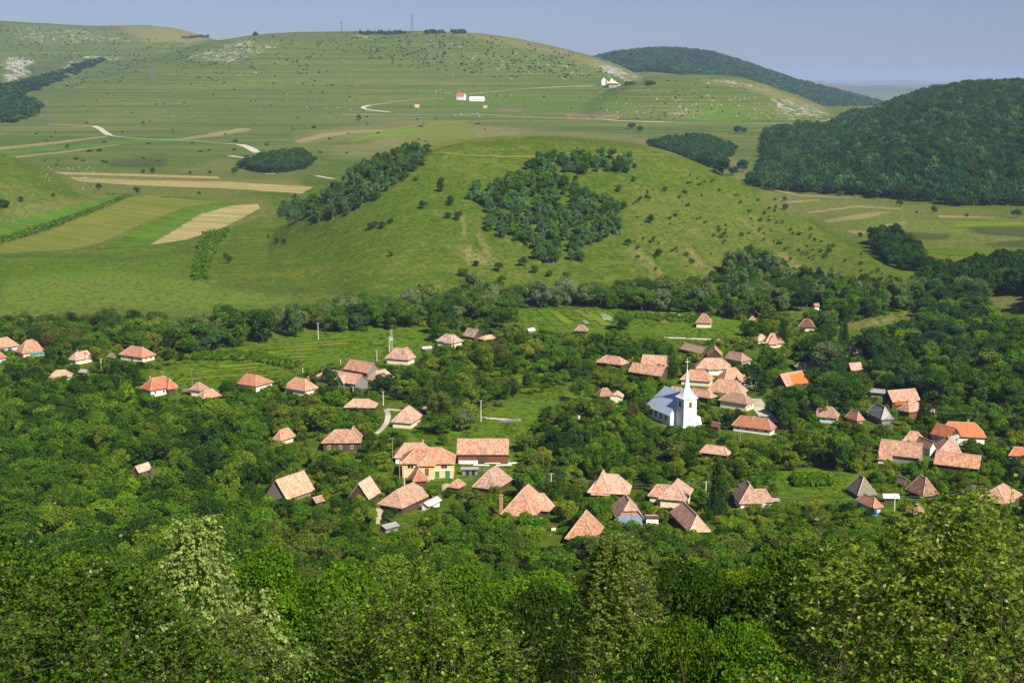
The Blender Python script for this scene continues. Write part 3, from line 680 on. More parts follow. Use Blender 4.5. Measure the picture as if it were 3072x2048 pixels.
# --- east of centre
B(SH, (1578, 977, 1607, 1000), 40, 1.8, 'gable', 'white', 'greywood', 'bright white sheet roof tilted among trees below the garden plots', 'shed', h=1.6, pit=(.25, .5), short='bright white tilted roof')
B(SH, (1722, 975, 1767, 995), -15, 1.5, 'hip', 'brown', 'wood', 'small brown pointed roof poking out below the garden plots', 'shed', h=2.0, short='small brown pointed roof')
B(V_, (2086, 940, 2138, 971), -12, 1.15, 'hip', 'brown', 'cream', 'steep roofed cream cottage standing alone before the dark stream trees', short='lone steep-roofed cottage', wv=18, pit=(.4, .8), h=3.0)
B(V_, (1787, 1065, 1888, 1096), -33, 2.0, 'hip', 'pink', 'wood', 'hip roofed house at the western end of the long joined farm roofs', short='west end of the joined farm roofs', wv=4)
B(BN, (1921, 1063, 2016, 1100), -18, 1.7, 'gable', 'pink', 'wood', 'broad barn rising behind the joined farm roofs, its tiles ragged on the tree side', 'barn', h=3.4, short='broad barn behind the joined roofs')
B(BN, (1884, 1086, 2010, 1130), -38, 2.8, 'gable', 'pink', 'wood', 'long barn with dark gable, lowest of the joined farm roofs', 'barn', h=2.6, short='lowest of the joined farm roofs', wv=4)
B(BN, (2039, 1027, 2132, 1062), -56, 3.0, 'gable', 'brown', 'wood', 'long low brownish roof running down between trees north of the church', 'barn', h=2.2, short='long low brownish roof')
B(BN, (2120, 1035, 2168, 1070), 82, 1.5, 'gable', 'pink', 'wood', 'narrow roof seen end-on between the long low brownish roof and the porch house', 'barn', h=2.6, short='narrow end-on roof')
B(V_, (2172, 1052, 2257, 1086), -54, 1.8, 'gh', 'brown', 'greygreen', 'grey walled house with one hipped end, uphill of the porch house', short='grey-walled house', wv=6, win='f')
B(V_, (2083, 1074, 2196, 1108), -4, 1.8, 'hip', 'pink', 'white', 'wide hip roofed house with a tiled porch roof over white posts', short='porch house', wv=10, wings=[(.0, -.35, 90, .6, .55, 'hip', .6)], win='f', h=2.9)
B(V_, (2039, 1108, 2143, 1146), -20, 1.8, 'hip', 'pink', 'cream', 'hip roofed house with mottled tiles just behind the church spire', short='mottled house behind the spire', wv=14)
B(V_, (2150, 1101, 2237, 1142), 20, 1.6, 'hip', 'pink', 'cream', 'hip roofed house squeezed between the porch house and the blue gabled house', short='squeezed hip-roofed house', h=2.6)
B(V_, (2199, 1113, 2277, 1155), 38, 1.7, 'gable', 'pink', 'blue', 'house with blue gable edged by a white board, beside dark trees', short='blue-gabled house', wv=6, h=2.8, gable='blue')
B(V_, (2117, 1136, 2245, 1185), -26, 1.9, 'hip', 'pink', 'white', 'largest hip roof behind the church, with a pale patch in its tiles', short='largest hip roof behind the church', wv=6)
B(V_, (2008, 1153, 2064, 1196), -25, 1.3, 'gh', 'patched', 'wood', 'ragged old roof with loose tiles right behind the church nave', short='ragged roof behind the nave', h=2.6)
B(V_, (2060, 1153, 2147, 1206), -40, 1.6, 'hip', 'pink', 'wood', 'worn hip roof immediately beside the church tower', short='worn roof beside the tower', h=2.8)
B(V_, (2155, 1176, 2267, 1214), -38, 2.0, 'hip', 'brown', 'cream', 'brownish hip roofed house with cream end wall facing the village street', short='cream-ended street house', wv=26, h=3.2, win='r')
B(SH, (1786, 1160, 1842, 1194), 20, 1.5, 'hip', 'brown', 'wood', 'brownish roof half hidden behind the little green gabled cottage', 'barn', h=2.3, short='roof behind the green-gabled cottage')
B(V_, (1826, 1172, 1873, 1194), 80, 1.2, 'half', 'light', 'cream', 'little cottage with pale green front gable in the orchard west of the church', short='green-gabled cottage', h=2.4, wv=12)
B(V_, (2194, 1238, 2330, 1300), -30, 2.1, 'hip', 'red', 'white', 'long red tiled house with bright white walls beside the village street', short='long red street house', wv=18, win='fr', wings=[(-.03, .15, 90, .8, .35, 'hip', 1.0)])
B(V_, (2100, 1326, 2192, 1374), -28, 1.6, 'hip', 'light', 'wood', 'isolated pinkish hip roof in the orchard below the church', short='isolated orchard roof')
B(SH, (2132, 1256, 2166, 1292), -40, 1.3, 'gable', 'dark', 'brownwood', 'dark red shed in the shade between the church and the long red street house', 'shed', h=2.2, short='dark red shed')
B(V_, (2262, 1003, 2304, 1024), 14, 1.4, 'hip', 'light', 'cream', 'small pale roof at the western side of the corner farm by the lane', short='small pale roof of the corner farm', h=2.3, wv=4)
B(V_, (2290, 996, 2354, 1034), -4, 1.5, 'hip', 'pink', 'cream', 'corner farm house with stepped hip roofs where the lane climbs', short='corner farm house', wv=8, wings=[(-.1, -.3, 90, .9, .6, 'hip', .85)])
B(V_, (2394, 957, 2446, 983), -12, 1.4, 'hip', 'dark', 'cream', 'dark maroon hip roofed house at the foot of the eastern meadow strip', short='maroon-roofed house', wv=6)
B(V_, (2436, 906, 2460, 924), 30, 1.2, 'gable', 'red', 'white', 'tiny rusty roof with white wall deep in the stream trees', short='tiny rusty roof', wv=5)
B(SH, (2246, 947, 2268, 964), -15, 1.2, 'hip', 'brown', 'wood', 'tiny brown hut roof in front of the silvery willows', 'hut', h=2.0, short='tiny brown hut')
B(V_, (2384, 1081, 2424, 1112), -50, 1.3, 'hip', 'pink', 'cream', 'first of two close hip roofs behind the pale leafy tree', short='first close hip roof', h=2.4)
B(V_, (2408, 1078, 2449, 1108), -30, 1.4, 'hip', 'brown', 'cream', 'brownish hip roof touching the pale leafy tree', short='brownish close hip roof', h=2.8)
B(V_, (2537, 1084, 2590, 1115), 18, 1.5, 'gable', 'pink', 'wood', 'tilted gable roof just east of the pale leafy tree', short='tilted gable roof', h=2.4)
b = B(V_, (2317, 1111, 2426, 1160), 36, 1.9, 'gable', 'pink', 'wood', 'large open-sided barn with half its roof in smooth new orange tiles', 'barn', h=3.0, short='half-orange roofed barn', wv=3)
L, W, r = b[1], b[2], b[4]
sl = math.atan2(r, W / 2)
M = Matrix.Translation((0, 0, 3.0 + r)) @ Matrix.Rotation(0, 4, 'Z')
ln = math.hypot(W / 2, r)
MB().add([(-.18 * L, -.10 * W, -.20 * r + .06), (.5 * L + .3, -.10 * W, -.20 * r + .06), (.5 * L + .3, -W / 2 - .58, -r * (1 + 1.16 / W) + .06), (-.18 * L, -W / 2 - .58, -r * (1 + 1.16 / W) + .06),
          (-.18 * L, -.10 * W, -.20 * r - .05), (.5 * L + .3, -.10 * W, -.20 * r - .05), (.5 * L + .3, -W / 2 - .58, -r * (1 + 1.16 / W) - .05), (-.18 * L, -W / 2 - .58, -r * (1 + 1.16 / W) - .05)],
         [(3, 2, 1, 0), (4, 5, 6, 7), (0, 1, 5, 4), (1, 2, 6, 5), (2, 3, 7, 6), (3, 0, 4, 7)], M).build('new_roof_tiles', ROOFM['orange'], b[0])
B(SH, (2611, 1158, 2660, 1188), -28, 1.4, 'gable', 'grey', 'greywood', 'grey-white sheet roofed shed behind the open barn with orange boards', 'shed', h=2.6, pit=(.15, .4), short='grey-white sheet shed')
b = B(BN, (2644, 1165, 2762, 1207), 18, 1.8, 'gable', 'pink', 'wood', 'open barn with orange boards under its eaves and a black open end', 'barn', h=3.6, wv=14, short='open barn with orange boards')
MB().box(-b[1] / 2 + 1, 0, -b[2] / 2 - .3, -b[2] / 2 - .15, 1.8, 3.1).build('side_boards', ROOFM['orange'], b[0])
B(V_, (2690, 1202, 2780, 1238), 32, 1.7, 'hip', 'pink', 'brownwood', 'brown timber house with hip roof next to the dark spruce', short='brown timber house', wv=14, h=3.2)
B(V_, (2600, 1204, 2680, 1262), -77, 1.5, 'hip', 'grey', 'greywood', 'grey shingled cottage with a pale front hip over log walls', short='grey shingled cottage', wv=18, h=3.0, pit=(.35, .85))
B(V_, (2454, 1219, 2520, 1256), -20, 1.3, 'hip', 'brown', 'blue', 'pale blue house with brownish angled roofs', short='pale blue house', wv=16, win='f', wings=[(-.35, 0, 0, .9, .6, 'gable', .7)])
B(V_, (2535, 1226, 2594, 1266), -65, 1.3, 'hip', 'red', 'brick', 'bright rusty hip roofed cottage next to the grey shingled cottage', short='rusty hip-roofed cottage', pit=(.35, .8), h=2.4)
B(SH, (2790, 1222, 2810, 1242), -60, 1.2, 'hip', 'pink', 'wood', 'tiny roof tip poking through bushes east of the dark spruce', 'shed', h=2, short='tiny roof tip')
b = B(V_, (2808, 1264, 2960, 1314), -12, 2.2, 'hip', 'orange', 'white', 'new bright orange roofed house, widest roof of the eastern group', short='bright orange-roofed house', wv=8, h=3.6, chim=.15)
B(V_, (2790, 1268, 2884, 1316), -56, 1.5, 'gable', 'red', 'greygreen', 'grey-green house with rust orange slope and wooden gable joined to the orange house', short='grey-green house', wv=20, win='fr', gable='wood', h=4.6)
B(V_, (2706, 1292, 2775, 1330), -22, 1.5, 'hip', 'pink', 'wood', 'old tiled roof with a small dormer tucked behind the two long barns', short='old tucked-in roof', h=3.0)
B(V_, (2744, 1297, 2813, 1362), -70, 1.6, 'gable', 'pink', 'white', 'narrow steep roof running down towards a white gate between the two long barns', short='narrow steep roof', wv=10, h=3.0, pit=(.3, .8))
b = B(BN, (2634, 1316, 2774, 1376), -27, 2.2, 'gable', 'pink', 'greywood', 'western of two long mottled barns, with a lower tiled lean-to on its front', 'barn', h=3.2, wv=14, short='western long mottled barn')
MB().add([(-b[1] / 2, -b[2] / 2 - 3.4, 1.6), (-.15 * b[1], -b[2] / 2 - 3.4, 1.6), (-.15 * b[1], -b[2] / 2 - .1, 2.75), (-b[1] / 2, -b[2] / 2 - .1, 2.75), (-b[1] / 2, -b[2] / 2 - 3.4, 1.45), (-.15 * b[1], -b[2] / 2 - 3.4, 1.45), (-.15 * b[1], -b[2] / 2 - .1, 2.6), (-b[1] / 2, -b[2] / 2 - .1, 2.6)],
         [(0, 1, 2, 3), (7, 6, 5, 4), (0, 4, 5, 1), (1, 5, 6, 2), (2, 6, 7, 3), (3, 7, 4, 0)]).build('lean_to_roof', ROOFM['pink'], b[0])
MB().box(-b[1] / 2 + .3, -.15 * b[1] - .3, -b[2] / 2 - 3.0, -b[2] / 2 - .15, -1, 1.5).build('lean_to_wall', WALLM['white'], b[0])
B(V_, (2800, 1308, 2888, 1362), 80, 1.5, 'hip', 'pink', 'wood', 'hipped roof with one bright slope in front of the grey-green house', short='hipped roof by the grey-green house', pit=(.35, .85), h=2.8)
B(BN, (2800, 1351, 2948, 1408), -27, 2.4, 'gable', 'pink', 'wood', 'eastern of two long mottled barns, lowest in the group', 'barn', h=2.8, wv=2, short='eastern long mottled barn')
B(V_, (3019, 1340, 3090, 1370), -10, 1.7, 'hip', 'red', 'blue', 'reddish roof with blue edge cut by the picture edge', short='reddish roof at the picture edge', h=2.6)
B(V_, (2539, 1030, 2572, 1048), 10, 1.4, 'hip', 'light', 'cream', 'pinkish roof glimpsed through trees above the tilted gable roof', short='glimpsed pinkish roof', h=2.4)
B(SH, (2560, 1048, 2590, 1062), -10, 1.5, 'hip', 'light', 'cream', 'low pinkish roof glimpsed beside the other glimpsed roof in the eastern trees', 'shed', h=2, short='low glimpsed roof')
# --- front row
B(V_, (2536, 1424, 2632, 1488), -78, 1.4, 'hip', 'thatch', 'greywood', 'grey thatched cottage with a very steep roof', short='thatched cottage', pit=(.4, .95), h=2.0)
B(V_, (2566, 1476, 2650, 1530), -68, 1.4, 'hip', 'red', 'blue', 'small orange-tiled roof directly below the thatched cottage, blue wall beneath', short='orange-tiled roof below the thatch', h=2.4, wv=6)
B(V_, (2686, 1418, 2732, 1466), -72, 1.4, 'gable', 'brown', 'wood', 'ribbed brownish gable roof, smaller of the joined pair behind the plum branches', 'barn', short='smaller ribbed roof', pit=(.3, .8))
B(V_, (2716, 1424, 2818, 1492), -68, 1.5, 'hip', 'brown', 'wood', 'large ribbed roof with bright end hip, joined to the smaller ribbed roof', short='larger ribbed roof', pit=(.3, .8))
B(V_, (2718, 1508, 2778, 1546), 20, 1.4, 'hip', 'red', 'wood', 'reddish roof glimpsed through the near plum branches', short='roof behind plum branches', h=2.2)
B(V_, (2928, 1450, 3068, 1514), 50, 1.5, 'hip', 'pink', 'wood', 'big hip roof with one brown and one bright slope, easternmost of the front row', short='big hip roof at the eastern end', pit=(.3, .7))
B(SH, (2644, 1480, 2700, 1496), -3, 2.0, 'gable', 'white', 'wood', 'black shed with a white sheet on its roof, in front of the ribbed roofs', 'shed', h=1.8, pit=(.1, .25), short='white-topped shed', wv=14)
b = B(V_, (2196, 1440, 2296, 1512), -87, 1.4, 'halfhip', 'pink', 'white', 'white house with half-hipped gable and dark loft opening, beside the bean rows', short='half-hipped white house', wv=12, pit=(.35, .85), gable='wood', h=3.0, wings=[(.1, .5, 90, .9, .5, 'hip', .6)])
b = B(V_, (1974, 1435, 2081, 1504), 73, 1.5, 'hip', 'pink', 'cream', 'cream house with green windows and green porch posts', short='green-windowed cream house', wv=22, pit=(.35, .85), h=3.2, win='r', fm=M_FRAMEG, wings=[(-.1, .5, 90, 1.0, .55, 'hip', .65)])
B(V_, (2010, 1497, 2132, 1606), -80, 1.7, 'hip', 'light', 'wood', 'ribbed steep roof right below the cream house with green windows', short='ribbed steep roof', pit=(.35, .62), h=2.6)
B(V_, (1828, 1484, 1934, 1558), -84, 1.5, 'hiphalf', 'pink', 'metalblue', 'house with brick filled half-hip gable and pale blue front wall', short='blue-fronted brick-gabled house', wv=20, pit=(.35, .85), gable='brick', h=3.0)
B(V_, (1761, 1420, 1896, 1484), -10, 1.5, 'hip', 'light', 'wood', 'wide pale roof with raised ridge point and dark timber corner, above the brick gabled house', short='wide pale roof above the brick gable', wv=14, pit=(.35, .75), wings=[(-.2, .05, 90, 1.1, .6, 'hip', 1.15)])
B(V_, (1694, 1529, 1812, 1624), 76, 1.5, 'hip', 'pink', 'wood', 'tall pyramid-like roof lowest in the front row, dark porch at its corner', short='lowest pyramid-like roof', pit=(.35, .9))
b = B(V_, (1502, 1452, 1647, 1553), 72, 1.6, 'hip', 'light', 'wood', 'large steep pale roof with a tall separate brick chimney', short='large steep pale roof', pit=(.35, .85), wings=[(.2, -.42, 90, .7, .5, 'hip', .6)])
MB().box(-.4, .4, -.4, .4, 0, 6.6, Matrix.Translation((-.42 * b[1], .62 * b[2], 0))).box(-.5, .5, -.5, .5, 6.6, 6.8, Matrix.Translation((-.42 * b[1], .62 * b[2], 0))).build('chimney', WALLM['brick'], b[0])
B(V_, (1416, 1397, 1538, 1470), 67, 1.6, 'hip', 'pink', 'wood', 'tall hip roof beside the branch pile, east of the yellow house yard', short='tall hip roof by the branch pile', pit=(.35, .85))
B(SH, (1343, 1436, 1399, 1466), 62, 1.4, 'hip', 'pink', 'wood', 'small pointed roof next to a round hay heap in the farmyard', 'shed', short='small pointed farmyard roof', h=2.2, pit=(.3, .8))
B(BN, (1132, 1447, 1287, 1526), 61, 1.8, 'hiphalf', 'pink', 'wood', 'big smooth tiled barn below the farmyard, its long slope fully sunlit', 'barn', short='big smooth-tiled barn', h=2.8, wv=4, pit=(.3, .8))
b = B('granary', (1225, 1401, 1287, 1446), -72, 1.2, 'hip', 'red', 'wood', 'small dark timber granary with steep reddish roof in the yellow house yard', 'granary', short='dark timber granary', h=2.6, wv=18, pit=(.35, .85))
B(BN, (1044, 1427, 1143, 1500), 71, 1.4, 'gable', 'light', 'wood', 'bright steep barn roof between the western gabled barn and the big smooth tiled barn', 'barn', short='bright steep barn roof', pit=(.3, .8))
B(BN, (796, 1411, 946, 1500), 56, 1.6, 'gable', 'light', 'greywood', 'western gabled barn with pale sunlit tiles and grey boarded end', 'barn', short='western gabled barn', h=2.8, pit=(.3, .8))
B(SH, (928, 1485, 976, 1510), 45, 1.4, 'gable', 'brown', 'wood', 'small dark roof overgrown by acacias below the western gabled barn', 'shed', h=2, short='overgrown dark roof')
B(SH, (1258, 1484, 1326, 1524), 62, 2.6, 'gable', 'white', 'white', 'narrow white sheet roof running down beside the big smooth tiled barn', 'shed', h=2.0, pit=(.1, .3), short='narrow white roof')
b = B('hut', (1134, 1565, 1200, 1588), 42, 1.8, 'gable', 'grey', 'greywood', 'small hut with shiny bluish sheet roof below the hay stack', 'hut', h=1.7, pit=(.1, .3), short='bluish sheet-roofed hut', wv=8)
b = B('animal_hutch', (1382, 1401, 1437, 1408), 0, 3.0, 'gable', 'grey', 'greywood', 'low grey board animal hutch with dark panels for two openings, in the yellow house yard', 'hutch', h=2.0, pit=(.03, .06), short='grey board hutch', wv=22)
for xx in (-.25, .12): MB().box(xx * b[1], xx * b[1] + 1.0, -b[2] / 2 - .05, -b[2] / 2 + .02, .05, 1.3).build('opening', M_PANE, b[0])  # solid dark panels stand in for the shade inside the openings
B(SH, (2304, 1492, 2340, 1506), -8, 2.0, 'gable', 'grey', 'greywood', 'flat grey shed roof beside the half-hipped white house', 'shed', h=1.8, pit=(.05, .15), short='flat grey shed', wv=4)
B(SH, (1934, 1542, 1980, 1552), -3, 2.5, 'gable', 'dark', 'white', 'low shed with rusty red edge joined to the brick gabled house', 'shed', h=2.2, pit=(.05, .12), short='rusty-edged shed', wv=10)

# ------------------------------------------------------------------ church
def church():
    bx, by, bz = at(2058, 1278)
    yaw = R(-66)
    root = empty('church', (bx, by, bz), yaw)
    tag(root, 'white village church with needle spire and blue-grey metal nave roof', 'church')
    WM = mat_plain('church_limewash', (0.78, 0.78, 0.74), (0.86, 0.86, 0.83), 0.8)
    m, nt, out = newmat('standing_seam_roof')
    tc = N(nt, 'ShaderNodeTexCoord'); wv = N(nt, 'ShaderNodeTexWave'); wv.inputs['Scale'].default_value = 0.85; wv.bands_direction = 'X'; nt.links.new(tc.outputs['Object'], wv.inputs[0])
    n1 = noise(nt, tc.outputs['Object'], 0.9, 4)
    c = mixc(nt, ramp(nt, wv.outputs[0], [(0.45, 0), (0.6, 1)]), (0.36, 0.43, 0.52), (0.60, 0.66, 0.74)); c = mixc(nt, ramp(nt, n1, [(.4, 0), (.7, .35)]), c, (0.40, 0.42, 0.45))
    bsdf(nt, out, c, 0.45, 0.5, wv.outputs[0], 0.4, 0.05)
    SM = mat_plain('tower_sheet', (0.72, 0.74, 0.76), (0.82, 0.83, 0.84), 0.8, 0.5, 0.4)
    # nave behind the tower (local -x), tower at origin
    Lr, Wn, hn, rn = 16.5, 9.6, 4.3, 7.0
    M = Matrix.Translation((-2.6 - Lr / 2, 0, 0))
    V, Fc, cp = roof_faces(Lr, Wn, hn, rn, 0, 1, 0.5, 0.1)
    b = MB().box(-Lr / 2, Lr / 2, -Wn / 2, Wn / 2, -1.5, hn, M).build('nave_wall', WM, root)
    MB().add([(Lr / 2 - .2, -Wn / 2, hn), (Lr / 2 - .2, Wn / 2, hn), (Lr / 2 - .2, 0, hn + rn - .2), (Lr / 2 - .02, -Wn / 2, hn), (Lr / 2 - .02, Wn / 2, hn), (Lr / 2 - .02, 0, hn + rn - .2)],
             [(0, 1, 2), (5, 4, 3), (0, 3, 4, 1), (1, 4, 5, 2), (2, 5, 3, 0)], M).build('gable', WM, root)
    MB().add(V, Fc, M).build('nave_roof', m, root)
    for k in range(4):
        xx = -2.6 - 3.0 - k * 3.4
        w = MB()
        w.box(xx - .55, xx + .55, -Wn / 2 - .05, -Wn / 2 + .02, 1.2, 3.2).build('window', M_PANE, root)
    # tower
    hw = 2.5; H = 10.2
    MB().box(-hw, hw, -hw, hw, -1.5, H).build('tower', WM, root)
    for z0, e in ((5.6, .12), (H - .25, .3), (H * .02, .2)): MB().box(-hw - e, hw + e, -hw - e, hw + e, z0, z0 + .22).build('cornice', WM, root)
    # flared concave roof into a needle spire
    prof = [(2.95, H), (2.45, H + .55), (1.85, H + 1.5), (1.35, H + 2.6), (1.05, H + 3.4), (.98, H + 3.6), (.60, H + 6.2), (.28, H + 8.6), (.06, H + 10.2)]
    V = []; Fc = []
    for r_, zz in prof:
        for k in range(8):
            t = math.pi / 8 + k * math.pi / 4
            q = 1.0 if zz > H + 2.6 else (zz - H) / 2.6
            ox, oy = math.cos(t), math.sin(t)
            sx = (1 if ox > 0 else -1); sy = (1 if oy > 0 else -1)
            V.append((r_ * (ox * q * 1.05 + sx * (1 - q)), r_ * (oy * q * 1.05 + sy * (1 - q)), zz))
    for i in range(len(prof) - 1):
        for k in range(8):
            a = i * 8 + k; b2 = i * 8 + (k + 1) % 8; Fc.append((a, b2, b2 + 8, a + 8))
    Fc.append(tuple(range((len(prof) - 1) * 8, len(prof) * 8)))
    Fc.append(tuple(reversed(range(8))))
    MB().add(V, Fc).build('spire', SM, root)
    MB().box(-.45, .45, -.45, .45, H + 3.42, H + 3.52).build('collar', SM, root)
    cr = MB().tube([(0, 0, H + 10.1), (0, 0, H + 13.3)], [.09, .07], 6)
    cr.tube([(0, -.75, H + 12.3), (0, .75, H + 12.3)], .08, 6)
    for p in ((0, -.8, H + 12.3), (0, .8, H + 12.3), (0, 0, H + 13.3), (0, 0, H + 10.5)): cr.tube([(p[0], p[1], p[2] - .14), p, (p[0], p[1], p[2] + .14)], [.03, .17, .03], 6)
    cr.build('cross', SM, root)
    # belfry windows with round heads
    def arch(M, w=.55, h=1.9, frame=.1):
        V = [(-w, 0, 0), (w, 0, 0)] + [(w * math.cos(t), 0, h - w + w * math.sin(t)) for t in np.linspace(0, math.pi, 7)]
        n = len(V); V2 = V + [(x, -.06, z) for x, y, z in V]
        Fc = [tuple(reversed(range(n))), tuple(range(n, 2 * n))] + [(i, (i + 1) % n, (i + 1) % n + n, i + n) for i in range(n)]
        return MB().add(V2, Fc, M)
    for a in (0, 90, 180, 270):
        M = Matrix.Rotation(R(a), 4, 'Z') @ Matrix.Translation((0, -hw - .02, 7.0))
        s = arch(M, .72, 2.2).build('window', mat_lou, root)
        arch(M @ Matrix.Translation((0, -.05, .1)), .5, 1.9).build('pane', M_PANE if a != 90 else WALLM['brownwood'], s)
    MB().tube([(hw - .05, 0, 3.2), (hw + .06, 0, 3.2)], .28, 10).build('oculus', M_PANE, root)
    # stepped porch walls on the sunny side
    MB().add([(-1.5, hw + .02, -1), (1.4, hw + .02, -1), (1.4, hw + 2.9, -1), (-1.5, hw + 2.9, -1), (-1.5, hw + .02, 3.4), (1.4, hw + .02, 3.4), (1.4, hw + 2.2, 3.2), (-1.5, hw + 2.2, 3.2), (1.4, hw + 2.9, .9), (-1.5, hw + 2.9, .9)],
             [(0, 3, 2, 1), (4, 5, 6, 7), (0, 1, 5, 4), (1, 2, 8, 6, 5), (7, 6, 8, 9), (9, 8, 2, 3), (0, 4, 7, 9, 3)]).build('buttress', WM, root)
    HOUSES.append(((1940, 1110, 2112, 1325), by, bx, by, 9, 'church', yaw, 10, 8))
    HOUSES.append(((1940, 1170, 2030, 1300), by + 8, bx - 5, by + 9, 8, 'church', yaw, 12, 9))
mat_lou = mat_plain('louvre_stone', (0.50, 0.46, 0.38), (0.62, 0.58, 0.5), 3)
church()
# ------------------------------------------------------------------ foliage
def mat_leaf(name, mode, gloss=0.06, trans=0.30):
    """mode 'object': colour of the tree it hangs on; mode 'attr': colour stored per clump"""
    m, nt, out = newmat(name); L = nt.links
    if mode == 'object':
        oi = N(nt, 'ShaderNodeObjectInfo'); col = oi.outputs['Color']
        a = N(nt, 'ShaderNodeAttribute'); a.attribute_name = 'tone'; tone = a.outputs['Fac']
    else:
        a = N(nt, 'ShaderNodeAttribute'); a.attribute_name = 'tint'; col = a.outputs['Color']
        a2 = N(nt, 'ShaderNodeAttribute'); a2.attribute_name = 'tone'; tone = a2.outputs['Fac']
    hs = N(nt, 'ShaderNodeHueSaturation'); L.new(col, hs.inputs['Color'])
    mv = N(nt, 'ShaderNodeMapRange'); L.new(tone, mv.inputs[0]); mv.inputs[3].default_value = 0.5; mv.inputs[4].default_value = 1.6; L.new(mv.outputs[0], hs.inputs['Value'])
    mh = N(nt, 'ShaderNodeMapRange'); L.new(tone, mh.inputs[0]); mh.inputs[3].default_value = 0.515; mh.inputs[4].default_value = 0.482; L.new(mh.outputs[0], hs.inputs['Hue'])
    c = hs.outputs[0]
    d = N(nt, 'ShaderNodeBsdfDiffuse'); L.new(c, d.inputs[0])
    t = N(nt, 'ShaderNodeBsdfTranslucent'); tc = mixc(nt, 1.0, c, (1.25, 1.3, 0.45), 'MULTIPLY'); L.new(tc, t.inputs[0])
    mx = N(nt, 'ShaderNodeMixShader'); mx.inputs[0].default_value = trans; L.new(d.outputs[0], mx.inputs[1]); L.new(t.outputs[0], mx.inputs[2])
    g = N(nt, 'ShaderNodeBsdfGlossy'); g.inputs['Roughness'].default_value = 0.45; g.inputs[0].default_value = (1, 1, 1, 1)
    m2 = N(nt, 'ShaderNodeMixShader'); m2.inputs[0].default_value = gloss; L.new(mx.outputs[0], m2.inputs[1]); L.new(g.outputs[0], m2.inputs[2])
    L.new(m2.outputs[0], out.inputs[0])
    return m
M_LEAF = mat_leaf('tree_leaves', 'object', 0.006); M_MASS = mat_leaf('woodland_leaves', 'attr', 0.0)
M_BARK = mat_plain('bark', (0.04, 0.035, 0.022), (0.09, 0.075, 0.05), 4, 0.95, 0.05)
M_BIRCH = mat_plain('birch_bark', (0.45, 0.44, 0.40), (0.62, 0.60, 0.56), 3, 0.9, 0.05)
M_DEAD = mat_plain('dead_wood', (0.16, 0.13, 0.10), (0.26, 0.22, 0.18), 3, 0.95, 0.05)

def crown_np(seed, nf, leaf, nl=18, lr=(.30, .46), shape='round', rag=0.12, pts=4):
    """leaf-sized faces spread over overlapping clumps in a unit crown (-1..1)"""
    g = np.random.default_rng(seed)
    # clump centres
    d = g.normal(size=(nl, 3)); d[:, 2] = d[:, 2] * 0.9 + 0.25; d /= np.linalg.norm(d, axis=1)[:, None]
    rad = g.uniform(.45, .78, nl)
    C = d * rad[:, None]
    R_ = g.uniform(lr[0], lr[1], nl)
    if shape == 'cone':
        zc = g.uniform(-0.95, .9, nl); w = 0.12 + 0.72 * ((1 - zc) / 2) ** 0.75; th = g.uniform(0, 6.283, nl)
        C = np.stack([np.cos(th) * w * g.uniform(.3, 1, nl), np.sin(th) * w * g.uniform(.3, 1, nl), zc], 1); R_ = R_ * (0.35 + 0.6 * w)
    elif shape == 'column':
        zc = g.uniform(-0.95, .9, nl); w = 0.62 * np.sqrt(np.clip(1 - (zc * .95) ** 2, 0, 1)) + .12; th = g.uniform(0, 6.283, nl)
        C = np.stack([np.cos(th) * w * g.uniform(.3, 1, nl), np.sin(th) * w * g.uniform(.3, 1, nl), zc], 1); R_ = R_ * 0.75
    elif shape == 'flat':
        C[:, 2] = C[:, 2] * .8 + .1
    k = g.choice(nl, nf, p=R_ ** 2 / (R_ ** 2).sum())
    n = g.normal(size=(nf, 3)); n[:, 2] += 0.35
    n /= np.linalg.norm(n, axis=1)[:, None]
    r = R_[k] * (1 - np.abs(g.normal(0, rag, nf)) + g.uniform(0, .12, nf))
    P = C[k] + n * r[:, None] * np.array([1, 1, .85])
    if shape == 'round': # some inside so that the crown is not hollow
        q = g.random(nf) < 0.15; P[q] *= g.uniform(.2, .8, q.sum())[:, None]
    nn = n * 0.8 + g.normal(size=(nf, 3)) * 0.65; nn[:, 2] += 0.25
    nn /= np.linalg.norm(nn, axis=1)[:, None]
    a = np.cross(nn, g.normal(size=(nf, 3))); a /= np.linalg.norm(a, axis=1)[:, None]
    b = np.cross(nn, a)
    s = leaf * g.uniform(.6, 1.35, nf)[:, None]
    V = np.stack([P - a * s * .62, P - b * s * .34 + nn * s * .08, P + a * s * .62, P + b * s * .34 + nn * s * .08], 1).reshape(-1, 3)
    Q = np.arange(nf * 4).reshape(-1, 4)
    lt = g.uniform(0.15, 0.85, nl)
    tone = np.clip(lt[k] * .6 + g.uniform(0, .45, nf), 0, 1)
    return V, Q, np.repeat(tone, 4)

def trunk_mesh(name, seed, mat, spread=.55, tall=False):
    g = random.Random(seed); b = MB()
    b.tube([(0, 0, -.06), (.01, .0, .2), (.02 * g.uniform(-1, 1), .02, .5), (.03 * g.uniform(-1, 1), .02, .85)], [.032, .024, .017, .006], 6)
    for k in range(5 if not tall else 7):
        a = k * 2.4 + g.random(); z0 = .22 + .09 * k; l = spread * g.uniform(.5, .9)
        b.tube([(0, 0, z0), (math.cos(a) * l * .5 * .5, math.sin(a) * l * .5 * .5, z0 + .12), (math.cos(a) * l * .5, math.sin(a) * l * .5, z0 + .3)], [.013, .009, .004], 4)
    me = bpy.data.meshes.new(name); me.from_pydata([tuple(p) for p in b.v], [], b.f); me.materials.append(mat)
    return me

